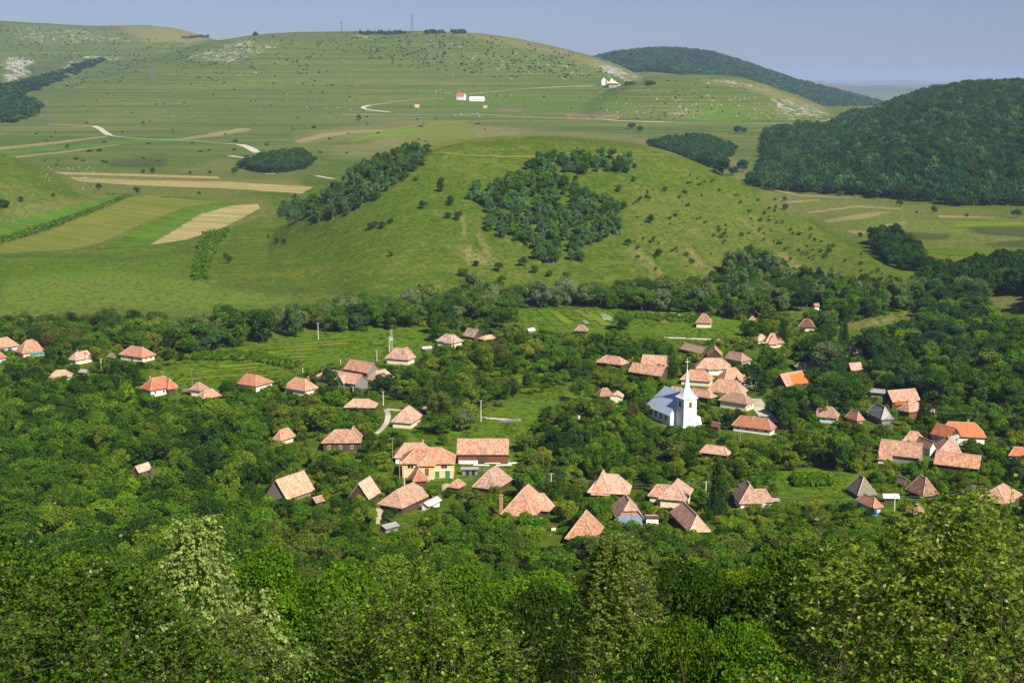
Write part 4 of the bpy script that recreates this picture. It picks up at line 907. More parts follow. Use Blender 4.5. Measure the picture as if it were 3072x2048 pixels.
LIB = {}
def lib(kind, n, nf, leaf, **kw):
    LIB[kind] = []
    for i in range(n):
        V, Q, t = crown_np(hash((kind, i)) % 100000 if False else (sum(map(ord, kind)) * 31 + i * 977), nf, leaf, **kw)
        LIB[kind].append((V, Q, t, mesh_np('crown_' + kind, V, Q, M_LEAF, tone=t)))
lib('near', 5, 30000, .034, nl=38, lr=(.19, .34), rag=.16)
lib('mid', 5, 4200, .098, nl=17, lr=(.25, .38))
LIB['mid2'] = LIB['mid']; lib('mid', 5, 4200, .098, nl=26, lr=(.2, .34), rag=.2); LIB['mid'] = LIB['mid'] + LIB['mid2']
lib('tall', 3, 4200, .10, nl=24, lr=(.30, .42), shape='column')
lib('birch', 5, 1500, .15, nl=16, lr=(.3, .45), shape='column')
lib('spruce', 2, 4200, .085, nl=44, lr=(.30, .45), shape='cone')
lib('bush', 6, 1000, .17, nl=12, lr=(.3, .5), shape='flat')
lib('lowmid', 8, 1300, .17, nl=15, lr=(.24, .40))
lib('far', 6, 480, .28, nl=14, lr=(.30, .5))
lib('weed', 6, 420, .26, nl=12, lr=(.3, .5), shape='flat')
lib('dot', 4, 60, .80, nl=5, lr=(.4, .6))
TR = [trunk_mesh('trunk_with_limbs', i, M_BARK) for i in range(4)]
TRB = [trunk_mesh('birch_trunk', 10 + i, M_BIRCH, .3, True) for i in range(3)]

PAL = {'dark': (0.024, 0.062, 0.004), 'deep': (0.036, 0.088, 0.004), 'mid': (0.056, 0.122, 0.004), 'fresh': (0.068, 0.160, 0.004), 'light': (0.112, 0.190, 0.006), 'yellow': (0.150, 0.200, 0.010),
       'olive': (0.085, 0.122, 0.012), 'willow': (0.120, 0.175, 0.050), 'greywillow': (0.155, 0.200, 0.090), 'birch': (0.058, 0.135, 0.024), 'grove': (0.068, 0.155, 0.050), 'blue': (0.022, 0.076, 0.020), 'brownish': (0.095, 0.100, 0.020)}
WORD = {'dark': 'dark green', 'deep': 'deep green', 'mid': 'mid green', 'fresh': 'fresh green', 'light': 'light green', 'yellow': 'yellow-green', 'olive': 'olive green', 'willow': 'silvery green', 'greywillow': 'grey-green',
        'birch': 'soft green', 'grove': 'pale green', 'blue': 'bluish green', 'brownish': 'brownish green'}
def jit(c, a=.12):
    k = rng.uniform(1 - a, 1 + a); return tuple(float(x * k * rng.uniform(.95, 1.05)) for x in c) + (1.0,)
def tree(name, x, y, h, r, kind, tone, label, group, cat='tree', lowcrown=.5, z=None, bare=False):
    z = float(Z(x, y)) if z is None else z
    root = empty(name, (x, y, z - .15), rng.uniform(0, 6.28)); tag(root, label, cat, group)
    v = LIB[kind]; me = v[rng.integers(len(v))][3]
    c = bpy.data.objects.new('crown' if cat != 'shrub' else 'foliage', me); COL.objects.link(c); c.parent = root
    ch = h * (1 - .5 * lowcrown) / 2 if lowcrown < 1 else h / 2
    c.scale = (r, r * rng.uniform(.85, 1.15), ch); c.location = (0, 0, h - ch); c.color = jit(PAL[tone])
    tl = TRB if bare else TR
    t = bpy.data.objects.new('trunk' if cat != 'shrub' else 'stem', tl[rng.integers(len(tl))]); COL.objects.link(t); t.parent = root; k_ = .45 if bare else .9; t.scale = (h * k_, h * k_, h * (.8 if bare else .95))
    return root

# ---- candidate trees over the village and the slope below the camera
OPEN = [  # open ground seen from above, in photo pixels
    [(430, 1125), (560, 1080), (690, 1035), (840, 1000), (1000, 1000), (1290, 985), (1310, 1040), (1200, 1050), (1120, 1085), (1030, 1078), (930, 1118), (860, 1135), (790, 1128), (720, 1138), (640, 1150), (540, 1175), (500, 1200), (455, 1150)],
    [(1545, 925), (1700, 920), (2080, 945), (2230, 965), (2230, 1005), (2120, 1012), (1990, 1018), (1850, 1000), (1700, 1002), (1560, 985)],
    [(1440, 1240), (1560, 1195), (1700, 1150), (1790, 1160), (1790, 1182), (1650, 1222), (1600, 1270), (1560, 1320), (1380, 1318), (1200, 1322), (1240, 1292), (1400, 1275)],
    [(1200, 1290), (1560, 1290), (1560, 1420), (1480, 1440), (1380, 1460), (1290, 1450), (1290, 1400)],
    [(2310, 1420), (2440, 1400), (2570, 1425), (2640, 1500), (2560, 1500), (2330, 1490)],
    [(1620, 1560), (1700, 1560), (1700, 1640), (1610, 1640)],
    [(2480, 1005), (2560, 965), (2760, 925), (2770, 948), (2600, 1000), (2500, 1030)], [(2950, 885), (3100, 855), (3100, 960), (2990, 955)],
    [(2225, 1190), (2300, 1190), (2340, 1330), (2300, 1330), (2230, 1240)], [(1130, 1210), (1250, 1210), (1230, 1260), (1190, 1310), (1120, 1310)],
    [(930, 1330), (1000, 1330), (1000, 1370), (930, 1370)], [(520, 1180), (600, 1160), (600, 1200), (530, 1210)], [(2560, 1270), (2720, 1270), (2720, 1300), (2560, 1300)],
    [(1160, 1390), (1240, 1400), (1210, 1440), (1160, 1430)], [(1300, 1500), (1420, 1500), (1400, 1530), (1300, 1530)],
]
LINE = [(-700, 1010), (-300, 990), (0, 992), (150, 985), (330, 975), (480, 990), (600, 1015), (650, 990), (800, 985), (900, 970), (1050, 945), (1200, 930), (1330, 915), (1500, 905), (1560, 912), (1750, 905), (1950, 890), (2100, 880), (2250, 870), (2500, 885),
        (2600, 880), (2700, 905), (2800, 880), (3072, 850), (3400, 850), (4200, 850)]
def grid(y0, y1, step, j=.42):
    ys = np.arange(y0, y1, step); out = []
    for yy in ys:
        xs = np.arange(-(yy * .52 + 12), (yy * .52 + 12), step)
        out.append(np.stack([xs + rng.uniform(-j, j, len(xs)) * step, yy + rng.uniform(-j, j, len(xs)) * step], 1))
    P = np.concatenate(out); return P[:, 0], P[:, 1]
def allowed(x, y, h, r):
    """keep lanes, gardens and the sight lines to the roofs free"""
    z = Z(x, y); u, v = proj(x, y, z)
    ok = np.ones(len(x), bool)
    for p in OPEN: ok &= ~inpoly(u, v, p)
    um, vm = proj(x, y, z + h * .75)
    for p in OPEN[:8]: ok &= ~inpoly(um, vm, p)
    for p in OPEN[6:8]: ok &= ~inpoly(*proj(x, y, z + h * .4), p)
    ut, vt = proj(x, y, z + h); rp = r * F / y
    for (bb, hy, hx, hyy, hr, sh, yw, L, W) in HOUSES:
        dx = x - hx; dy = y - hyy; ca, sa = math.cos(yw), math.sin(yw)
        lx = np.abs(dx * ca + dy * sa); ly = np.abs(-dx * sa + dy * ca)
        ok &= ~((lx < L / 2 + r * .38) & (ly < W / 2 + r * .38))
        b0 = bb[3] - 0.24 * (bb[3] - bb[1])
        hid = (y < hy + 1) & (u + rp * .8 > bb[0] + 2) & (u - rp * .8 < bb[2] - 2) & (vt < b0) & (v > bb[1])
        ok &= ~hid
    return ok
def nearest_house(x, y, rmax=22):
    best = None; bd = rmax
    for hh in HOUSES:
        d = math.hypot(x - hh[2], y - hh[3]) - hh[4] * .6
        if d < bd: bd = d; best = hh
    return best
def side(x, y, hh):
    dx, dy = x - hh[2], y - hh[3]
    if abs(dx) > abs(dy): return 'east of' if dx > 0 else 'west of'
    return 'behind' if dy > 0 else 'in front of'

CAND = []
# village and lower slope
x, y = grid(225, 800, 6.6)
u, v = proj(x, y, Z(x, y))
lim = np.interp(u, [p[0] for p in LINE], [p[1] for p in LINE])
k = (v > lim) & (u > -420) & (u < 3500)
x, y, u, v, lim = x[k], y[k], u[k], v[k], lim[k]
dens = fbm(x, y, 34, 3)
hgt = np.where(y < 330, rng.uniform(5.5, 9.5, len(x)), rng.uniform(3.6, 7.6, len(x)))
big = (rng.random(len(x)) < .20) & (y > 330); hgt = np.where(big, rng.uniform(8, 11.5, len(x)), hgt)
west = (u < 800) & (v > 1180); hgt = np.where(west, rng.uniform(6, 12, len(x)), hgt)
stream = (v < lim + 60) & (u > 500); hgt = np.where(stream, rng.uniform(7.5, 13, len(x)), hgt)
east = (u > 2420) & (v < 1230) & (v > 860); hgt = np.where(east, rng.uniform(7, 13, len(x)), hgt)
bank = (u < 560) & (v < 1060); hgt = np.where(bank, rng.uniform(6, 10, len(x)), hgt)
rad = hgt * rng.uniform(.40, .56, len(x))
ok = np.ones(len(x), bool)
small = hgt * .5
ok = allowed(x, y, hgt, rad)
ok2 = allowed(x, y, small, rad * .6)
hgt = np.where(ok, hgt, small); rad = np.where(ok, rad, rad * .6)
keep = ok | ok2
gap = (dens < -0.20) & ~(west | stream | east | bank) & (y > 330); keep &= ~gap
for i in np.nonzero(keep)[0]:
    if west[i]: t = rng.choice(['dark', 'deep', 'mid', 'fresh', 'light', 'mid'])
    elif stream[i]: t = rng.choice(['willow', 'birch', 'mid', 'fresh', 'deep', 'olive'] if u[i] < 2150 else ['willow', 'blue', 'deep', 'dark', 'birch', 'mid'])
    elif east[i]: t = rng.choice(['dark', 'deep', 'mid', 'deep', 'blue', 'fresh', 'light'])
    elif y[i] < 330: t = rng.choice(['mid', 'fresh', 'deep', 'light', 'olive'])
    else: t = rng.choice(['mid', 'fresh', 'deep', 'light', 'yellow', 'mid', 'olive', 'dark', 'brownish'], p=[.15, .17, .15, .15, .09, .05, .10, .11, .03])
    zone = 'stream' if stream[i] else 'east' if east[i] else 'bank' if bank[i] else 'west' if west[i] else 'slope' if y[i] < 330 else 'garden'
    CAND.append([float(x[i]), float(y[i]), float(hgt[i]), float(rad[i]), t, zone, float(u[i]), float(v[i])])
# slope between the camera and the village: acacias and brush
x, y = grid(84, 225, 5.6)
hg = rng.uniform(8, 13, len(x)); rd = hg * rng.uniform(.36, .46, len(x))
zt = Z(x, y) + hg; u, v = proj(x, y, zt)
k = (u > -250) & (u < 3300) & (v < 2150) & (v > 1560 + 60 * np.sin(u / 210))
for i in np.nonzero(k)[0]:
    CAND.append([float(x[i]), float(y[i]), float(hg[i]), float(rd[i]), rng.choice(['fresh', 'mid', 'light', 'fresh', 'deep', 'olive']), 'acacia', float(u[i]), float(v[i])])
# size in the picture decides which are built one by one
for c in CAND:
    vis = 1.0 if (-60 < c[6] < 3132) else 0.02
    c.append(c[3] * c[2] / c[1] ** 2 * vis)
CAND.sort(key=lambda c: -c[-1])
KINDS = {'acacia': ('acacia_tree', 150), 'slope': ('hillside_tree', 290), 'garden': ('orchard_tree', 300), 'west': ('broadleaf_tree', 300), 'bank': ('thicket_tree', 150), 'stream': ('streamside_tree', 300), 'east': ('woodland_tree', 300)}
PLACE = {'acacia': ('feathery {} acacia on the steep slope under the lookout', 'acacias on the slope under the lookout'),
         'slope': ('{} tree on the brushy slope just below the front row of houses', 'trees on the slope below the front row'),
         'garden': ('{} orchard tree in the gardens away from any roof', 'orchard trees between the houses'),
         'west': ('{} rounded tree in the dense wood at the west of the village', 'trees of the western village wood'),
         'bank': ('{} tree in the thicket between the western houses and the meadow', 'trees of the thicket above the western houses'),
         'stream': ('{} tree in the belt along the stream behind the village', 'trees of the stream belt'),
         'east': ('{} tree in the shady wood on the eastern side', 'trees of the eastern wood')}
cnt = {}; MASS = []
for c in CAND:
    x, y, h, r, t, zone, u, v, sz = c
    nm, mx = KINDS[zone]
    if cnt.get(nm, 0) >= mx or (zone != 'acacia' and not (-80 < u < 3150)):
        MASS.append(c); continue
    cnt[nm] = cnt.get(nm, 0) + 1
    hh = nearest_house(x, y) if zone in ('garden', 'west', 'slope', 'bank') else None
    word = WORD[t]
    if hh is not None:
        lb = f'{word} tree {side(x, y, hh)} the {hh[5]}'
        gp = f'{word} trees {side(x, y, hh)} the {hh[5]}'
    else:
        lb = PLACE[zone][0].format(word); gp = PLACE[zone][1] + ', ' + word
    kd = 'near' if y < 165 else ('tall' if (zone == 'stream' and rng.random() < .12) else 'mid')
    tree(nm, x, y, h, r, kd, t, lb, gp, lowcrown=.35 if h > 7 else .1)
print('individual trees', cnt, 'rest', len(MASS))

def mass(name, items, kinds, label, cat=None):
    """one object of many crowns; items: (x, y, z, rx, rz, tone)"""
    Vs, Qs, Ts, Cs = [], [], [], []; off = 0
    for (x, y, z, rx, rz, t) in items:
        kd = kinds if isinstance(kinds, str) else kinds(y)
        V, Q, T, _ = LIB[kd][rng.integers(len(LIB[kd]))]
        a = rng.uniform(0, 6.28); ca, sa = math.cos(a), math.sin(a)
        W = np.stack([(V[:, 0] * ca - V[:, 1] * sa) * rx + x, (V[:, 0] * sa + V[:, 1] * ca) * rx + y, V[:, 2] * rz + z], 1)
        Vs.append(W); Qs.append(Q + off); off += len(V); Ts.append(T)
        c = np.array(jit(PAL[t], .18)); Cs.append(np.broadcast_to(c, (len(V), 4)))
    V = np.concatenate(Vs)
    me = mesh_np(name, V, np.concatenate(Qs), M_MASS, tone=np.concatenate(Ts))
    a = me.attributes.new('tint', 'FLOAT_COLOR', 'POINT'); a.data.foreach_set('color', np.concatenate(Cs).astype(np.float32).ravel())
    o = mkobj(name, me); tag(o, label, cat, kind='stuff'); return o
items = [(c[0], c[1], float(Z(c[0], c[1])) + c[2] * .55, c[3] * 1.05, c[2] * .5, c[4]) for c in MASS]
# undergrowth between the trees
x, y = grid(235, 800, 5.0)
u, v = proj(x, y, Z(x, y)); lim = np.interp(u, [p[0] for p in LINE], [p[1] for p in LINE])
hb = rng.uniform(1.2, 3.0, len(x)); rb = rng.uniform(1.4, 3.2, len(x))
k = (v > lim) & (u > -150) & (u < 3250) & allowed(x, y, hb, rb) & (fbm(x, y, 30, 3) > -.22)
ug = [(float(x[i]), float(y[i]), float(Z(x[i], y[i])) + hb[i] * .35, rb[i], hb[i] * .65, rng.choice(['mid', 'fresh', 'light', 'olive', 'deep', 'yellow'])) for i in np.nonzero(k)[0]]
print('mass', len(items), 'undergrowth', len(ug))
mass('woodland', items, lambda y: 'mid' if y < 250 else 'lowmid', 'dense further trees filling the gardens, stream belt and slopes')
mass('undergrowth', ug, lambda y: 'bush' if y < 420 else 'weed', 'shrubs and tall weeds between the village trees')
# ------------------------------------------------------------------ woods, copses, hill trees
def poly_pts(poly, step, y0, y1, vis=True, jitter=.42, x0=-2600, x1=2600, extra=None):
    us = [p[0] for p in poly]
    ys = np.arange(y0, y1, step); out = []
    for yy in ys:
        xa = max(x0, (min(us) - 1536) / F * yy * 1.02 - 30); xb = min(x1, (max(us) - 1536) / F * yy * 1.02 + 30)
        if xb <= xa: continue
        xs = np.arange(xa, xb, step); out.append(np.stack([xs + rng.uniform(-jitter, jitter, len(xs)) * step, yy + rng.uniform(-jitter, jitter, len(xs)) * step], 1))
    P = np.concatenate(out); x, y = P[:, 0], P[:, 1]
    u, v = proj(x, y, Z(x, y)); k = inpoly(u, v, poly)
    x, y = x[k], y[k]
    if vis and len(x): k = visible(x, y, .02); x, y = x[k], y[k]
    return x, y
def mass_poly(name, poly, step, y0, y1, h, kind, tones, label, vis=True, rr=.5):
    x, y = poly_pts(poly, step, y0, y1, vis)
    it = []
    for a, b in zip(x, y):
        hh = rng.uniform(*h); it.append((float(a), float(b), float(Z(a, b)) + hh * .5, step * rr * rng.uniform(.9, 1.35), hh * .55, rng.choice(tones)))
    print(name, len(it)); return mass(name, it, kind, label)
mass_poly('forest', [(2245, 562), (2290, 480), (2300, 402), (2400, 385), (2470, 392), (2560, 345), (2640, 325), (2750, 275), (2900, 262), (3072, 255), (3900, 200), (3900, 760), (3300, 690), (3072, 648), (2900, 625), (2700, 600), (2500, 585), (2330, 575)],
          11.5, 1300, 2420, (8, 15), 'far', ['dark', 'blue', 'blue', 'blue', 'deep', 'birch', 'dark', 'blue'], 'broadleaf forest covering the dark hill behind the valley mouth', vis=False, rr=.56)
mass_poly('distant_forest', [(1700, 200), (1820, 168), (2000, 150), (2150, 165), (2400, 245), (2660, 315), (2900, 400), (2600, 400), (2300, 420), (1700, 420)], 26, 4200, 5500, (12, 17), 'dot', ['blue', 'deep', 'blue', 'dark'],
          'forest on the distant blue hill', vis=False, rr=.62)
mass_poly('copse', [(1945, 440), (2050, 425), (2110, 420), (2192, 452), (2190, 480), (2130, 505), (2050, 480)], 10, 1550, 2300, (10, 14), 'far', ['blue', 'deep', 'dark'], 'small wood in the hollow behind the round hill', vis=False, rr=.6)
mass_poly('hillside_wood', [(2600, 725), (2690, 722), (2770, 785), (2830, 860), (2800, 885), (2740, 850), (2660, 790)], 7.5, 850, 1350, (9, 14), 'lowmid', ['dark', 'deep', 'dark', 'blue'], 'dark wood on the shaded back shoulder of the round hill', vis=False, rr=.62)
mass_poly('west_wood', [(-200, 275), (30, 275), (70, 305), (112, 315), (100, 350), (40, 368), (-200, 375)], 15, 2200, 3600, (9, 15), 'dot', ['dark', 'deep', 'blue'], 'dark wood at the foot of the far western slope', rr=.6)
mass_poly('gully_scrub', [(-60, 262), (60, 250), (260, 185), (330, 175), (250, 215), (130, 262), (40, 300)], 18, 2600, 4300, (4, 8), 'dot', ['dark', 'deep', 'blue'], 'dark bushes filling the gully between the far rocky slopes', rr=.5)
mass_poly('field_copse', [(718, 505), (790, 478), (900, 466), (942, 490), (900, 512), (800, 524)], 10, 1500, 2100, (8, 12), 'far', ['dark', 'blue', 'deep'], 'dark copse among the far fields beside the white road', rr=.6)
mass_poly('foot_wood', [(2130, 868), (2170, 810), (2230, 780), (2300, 800), (2400, 860), (2600, 880), (2750, 890), (2740, 925), (2130, 915)], 7.5, 600, 1000, (8, 13), 'lowmid', ['blue', 'dark', 'deep', 'willow', 'mid'], 'trees climbing the foot of the round hill behind the willows', rr=.62)
mass_poly('far_edge_wood', [(2740, 870), (2900, 820), (3100, 790), (3300, 780), (3300, 880), (2900, 885)], 8, 700, 1100, (9, 14), 'lowmid', ['dark', 'deep', 'blue'], 'dark trees at the eastern edge of the valley', vis=False, rr=.62)
# scrub of the far slopes: hundreds of dark dots
it = []
for poly, n, hh in [([(1000, 100), (1400, 102), (1700, 150), (1850, 235), (1500, 235), (1200, 200), (1000, 150)], 420, (2.5, 5)), ([(0, 75), (300, 85), (640, 150), (640, 200), (300, 260), (0, 290)], 420, (2.5, 5)), ([(650, 110), (1000, 100), (1000, 260), (500, 260)], 110, (2.5, 5)),
                    ([(250, 260), (2100, 250), (2200, 370), (200, 380)], 90, (2, 4)), ([(100, 390), (1500, 350), (1500, 400), (1000, 470), (150, 500)], 45, (3, 6)), ([(1850, 240), (2200, 235), (2480, 350), (1900, 360)], 60, (2, 4))]:
    us = [p[0] for p in poly]; vs = [p[1] for p in poly]
    u = rng.uniform(min(us), max(us), n * 3); v = rng.uniform(min(vs), max(vs), n * 3)
    k = inpoly(u, v, poly) & (fbm(u, v, 34, 3) > rng.uniform(-.5, .35, len(u))); u, v = u[k][:n], v[k][:n]
    X, Y = hit(u, v)
    for a, b in zip(X, Y):
        if b > 7000: continue
        s = rng.uniform(*hh) * .60; it.append((float(a), float(b), float(Z(a, b)) + s * .4, s, s * .6, rng.choice(['deep', 'birch', 'blue', 'mid'])))
for u0, u1, v0, n in [(1275, 1395, 91, 60), (700, 770, 96, 30), (1080, 1220, 93, 30), (540, 660, 105, 24), (2930, 3072, 262, 14), (1880, 1960, 245, 8)]:   # tree rows that stand on the skyline
    for q in range(n):
        uu = rng.uniform(u0, u1); X, Y = hit([uu], [v0 + 7 + rng.uniform(0, 4)]); s = rng.uniform(3, 6)
        it.append((float(X[0]), float(Y[0]), float(Z(X, Y)[0]) + s * .5, s * 1.1, s, 'deep'))
mass('far_scrub', it, 'dot', 'scattered juniper and thorn scrub on the far limestone slopes')

# birches and young trees on the round hill
BZ = {'the wooded western shoulder of the round hill': ([(838, 650), (850, 625), (950, 575), (1050, 520), (1150, 472), (1240, 450), (1300, 470), (1295, 495), (1230, 530), (1130, 600), (1040, 650), (960, 668), (900, 668)], 7.6, ['deep', 'mid', 'grove', 'mid', 'birch']),
      'the grove on the face of the round hill': ([(1400, 590), (1440, 570), (1510, 560), (1560, 530), (1640, 535), (1740, 575), (1830, 600), (1865, 660), (1855, 715), (1800, 730), (1760, 760), (1740, 790), (1600, 790), (1590, 750), (1500, 710), (1450, 700), (1450, 640)], 7.6, ['grove', 'grove', 'birch', 'grove', 'fresh', 'mid', 'birch', 'deep']),
      'the clump under the crest of the round hill': ([(1585, 510), (1600, 485), (1700, 475), (1800, 475), (1900, 485), (1880, 520), (1760, 530), (1700, 520), (1600, 522)], 7.6, ['deep', 'grove', 'birch', 'mid'])}
nb = 0; rest = []
for where, (poly, st, tn) in BZ.items():
    x, y = poly_pts(poly, st, 700, 1180, vis=True)
    o = np.argsort(y)
    for q, i in enumerate(o):
        t = rng.choice(tn); h = rng.uniform(5.5, 9.5); r = h * rng.uniform(.36, .52)
        if nb < 295:
            nb += 1; wd = WORD[t]
            tree('birch_tree', float(x[i]), float(y[i]), h, r, 'birch' if rng.random() < .35 else 'lowmid', t, f'{wd} young birch in {where}', f'{wd} birches in {where}', bare=True, lowcrown=.0)
        else: rest.append((float(x[i]), float(y[i]), float(Z(x[i], y[i])) + h * .5, r, h * .5, t))
print('birches', nb, 'rest', len(rest))
if rest: mass('birch_grove', rest, 'far', 'further young birches of the hill groves')
def shrub(u, v, h, where, t='deep', kd='bush', name='hill_shrub', hm=.5, sink=0):
    x, y, z = at(u, v)
    return tree(name, x, y, h, h * hm, kd, t, f'{WORD[t]} shrub {where}', f'{WORD[t]} shrubs {where}', cat='shrub', lowcrown=0, z=z)
for u, v, h in [(1268, 628, 6), (1345, 655, 5), (1375, 660, 6), (1322, 552, 5), (1352, 608, 5), (1248, 543, 4), (1170, 670, 4), (1125, 685, 5), (1172, 770, 4), (1110, 690, 5), (1145, 685, 5), (1322, 575, 6), (1350, 618, 5), (1390, 830, 6), (1495, 815, 6), (1430, 800, 4),
                (1690, 545, 4), (1728, 542, 4), (1905, 505, 4), (1902, 545, 4), (1855, 575, 5), (1885, 738, 5), (1868, 630, 6), (1950, 670, 6), (1975, 770, 5), (1995, 575, 4), (1570, 800, 6), (1605, 820, 5), (1650, 830, 4), (1645, 830, 4), (1700, 835, 5), (1505, 850, 5), (1258, 868, 3), (1748, 785, 6)]:
    shrub(u, v, h, 'on the open face of the round hill', rng.choice(['deep', 'mid', 'dark', 'blue']))
# many small shrubs of the dry eastern flank
u = rng.uniform(1900, 2760, 900); v = rng.uniform(500, 880, 900)
k = inpoly(u, v, [(1900, 560), (2080, 500), (2260, 580), (2420, 668), (2560, 750), (2700, 840), (2640, 870), (2450, 850), (2250, 780), (2100, 800), (1950, 830), (1880, 780)]) & (fbm(u, v, 50, 3) > -.12)
u, v = u[k][:150], v[k][:150]
for a, b in zip(u, v): shrub(a, b, rng.uniform(1.2, 3.0), 'dotting the dry eastern flank of the round hill', rng.choice(['deep', 'mid', 'olive']), name='thorn_bush', hm=.55)
for a, b, h in [(2353, 605, 5), (2357, 632, 5), (2325, 603, 3), (2105, 590, 2), (2750, 640, 3), (2900, 652, 4), (2640, 702, 4), (2580, 712, 4), (2630, 715, 4), (3050, 655, 8), (2800, 640, 7), (2700, 620, 7), (2520, 590, 7)]:
    shrub(a, b, h, 'by the fields of the eastern valley', 'deep', name='field_shrub')
for a, b, h in [(295, 571, 7), (410, 582, 7), (65, 606, 5), (8, 625, 8), (22, 618, 5), (160, 590, 4), (598, 586, 4), (460, 522, 8), (430, 522, 5), (705, 521, 9), (630, 522, 4), (570, 522, 4), (685, 790, 6), (675, 775, 4), (850, 732, 4), (830, 730, 4), (805, 715, 3), (135, 485, 3)]:
    shrub(a, b, h, 'among the western fields', rng.choice(['deep', 'dark']), name='field_shrub')
def stree(u, v, h, r, kd, t, label, name='field_tree', grp=None, bare=False):
    x, y, z = at(u, v); return tree(name, x, y, h, r, kd, t, label, grp, z=z, lowcrown=.15, bare=bare)
for u, v, h, lb in [(2168, 528, 15, 'westernmost of three round trees at the field edge behind the round hill'), (2200, 527, 12, 'middle of three round trees at the field edge behind the round hill'), (2228, 517, 15, 'easternmost of three round trees at the field edge behind the round hill'),
                    (2213, 402, 14, 'dark round tree below the rocky hill, larger of a touching pair'), (2232, 401, 10, 'dark round tree below the rocky hill, smaller of a touching pair'), (1078, 361, 10, 'lone dark tree by the bend of the white road'), (1895, 388, 12, 'dark tree on the pale field west of the rocky hill'),
                    (1920, 396, 10, 'low dark tree beside the pale field west of the rocky hill'), (2150, 455, 13, 'tall tree rising from the edge of the hollow wood'), (2205, 450, 8, 'small bushy tree alone on the slope above the three round trees'), (2285, 438, 9, 'bushy tree at the tip of the dark forest')]:
    stree(u, v, h, h * .5, 'lowmid', 'blue', lb)
# notable village trees
for a in [(1340, 985, 13, 6, 'mid', 'deep', 'broad dark tree crown behind the weathered pinkish barn'), (1420, 905, 17, 8, 'mid', 'willow', 'great domed willow standing above the stream belt'), (1235, 935, 14, 6, 'mid', 'greywillow', 'pale willow at the western stream belt behind the concrete pole'),
          (1622, 925, 15, 6, 'mid', 'greywillow', 'western of two pale round willows above the garden plots'), (1695, 912, 15, 6, 'mid', 'greywillow', 'eastern of two pale round willows above the garden plots'), (790, 1025, 17, 7.5, 'mid', 'deep', 'tall dark broadleaf tree at the corner of the allotments'),
          (700, 1040, 16, 8, 'mid', 'mid', 'huge rounded tree where thicket and allotments meet'), (880, 1010, 15, 5, 'tall', 'birch', 'upright tree next to the tall dark tree at the allotment corner'), (375, 1172, 13, 6.0, 'mid', 'dark', 'dense dark round tree beside the long red roofed cream house'),
          (985, 1178, 10, 4.6, 'mid', 'dark', 'dark round tree hiding the middle of the very long barn'), (1148, 1190, 10, 5.2, 'mid', 'dark', 'dark round tree in front of the narrow roof by the long barn'), (1305, 1300, 7, 6, 'mid', 'mid', 'wide low tree beside the house at the lane bend'),
          (1392, 1290, 8.5, 4.6, 'mid', 'willow', 'silvery top tree beside the meadow pole'), (2475, 1120, 15, 7, 'mid', 'willow', 'big pale leafy tree in front of the tilted gable roof'), (2380, 1255, 12, 6.5, 'mid', 'deep', 'dark round tree between the street and the pale blue house'),
          (2265, 1180, 11, 5.5, 'mid', 'dark', 'dark tree beside the blue gabled house'), (1870, 990, 9, 6, 'mid', 'fresh', 'round dark-green tree in the middle of the garden plots'), (1330, 1335, 4, 2, 'mid', 'fresh', 'small leafy tree before the long square barn')]:
    stree(a[0], a[1], a[2], a[3], a[4], a[5], a[6], 'village_tree')
for u, v, h, t, lb in [(1975, 1312, 4.2, 'mid', 'small rounded tree in front of the church nave'), (2012, 1322, 4.6, 'fresh', 'small bright tree before the foot of the church tower'), (2052, 1318, 4.0, 'deep', 'small dark tree directly below the church tower'), (2098, 1312, 4.6, 'mid', 'small tree beside the church buttress'),
                       (2130, 1325, 5.0, 'deep', 'small dark tree between the church and the dark red shed'), (1935, 1300, 5.5, 'fresh', 'fresh green tree at the far corner of the church nave'), (2185, 1335, 4.0, 'mid', 'small tree before the west end of the long red street house'), (2240, 1345, 3.6, 'light', 'small light tree before the long red street house')]:
    stree(u, v, h, h * .55, 'mid', t, lb, 'village_tree')
for u, v, h, lb in [(2012, 1135, 13, 'spruce beside the broad barn behind the joined roofs'), (2530, 1045, 14, 'dark conical spruce beside the corner farm house'), (2768, 1290, 13, 'dark spruce in front of the brown timber house'), (2148, 1545, 15, 'tall spruce behind the ribbed steep roof'), (2345, 1040, 13, 'slim spruce east of the corner farm house')]:
    x, y, z = at(u, v); tree('spruce_tree', x, y, h, h * .24, 'spruce', 'dark', lb, None, z=z, lowcrown=0)

# ------------------------------------------------------------------ fields, lanes, roads (sheets draped on the land)
def draped(name, A, Bq, mat, label, lift=.25, n=60, mrows=14):
    def ext(P):
        P = [tuple(q) for q in P]
        if P[0][0] == 0:
            s = (P[1][1] - P[0][1]) / (P[1][0] - P[0][0]); P = [(-260, P[0][1] - 260 * s * .8)] + P
        return P
    A, Bq = ext(A), ext(Bq)
    def res(P, k):
        P = np.array(P, float); d = np.r_[0, np.cumsum(np.hypot(*np.diff(P, axis=0).T))]; t = np.linspace(0, d[-1], k)
        return np.stack([np.interp(t, d, P[:, 0]), np.interp(t, d, P[:, 1])], 1)
    a, b = res(A, n), res(Bq, n)
    w = np.linspace(0, 1, mrows)[:, None, None]
    P = a[None] * (1 - w) + b[None] * w
    P[0, :, 1] += rng.uniform(-.6, .6, n); P[-1, :, 1] += rng.uniform(-.6, .6, n)
    X, Y = hit(P[..., 0].ravel(), P[..., 1].ravel())
    z = Z(X, Y) + lift
    idx = np.arange(mrows * n).reshape(mrows, n)
    Q = np.stack([idx[:-1, :-1], idx[1:, :-1], idx[1:, 1:], idx[:-1, 1:]], -1).reshape(-1, 4)
    o = mkobj(name, mesh_np(name, np.stack([X, Y, z], 1), Q, mat, smooth=True)); tag(o, label, kind='structure'); return o
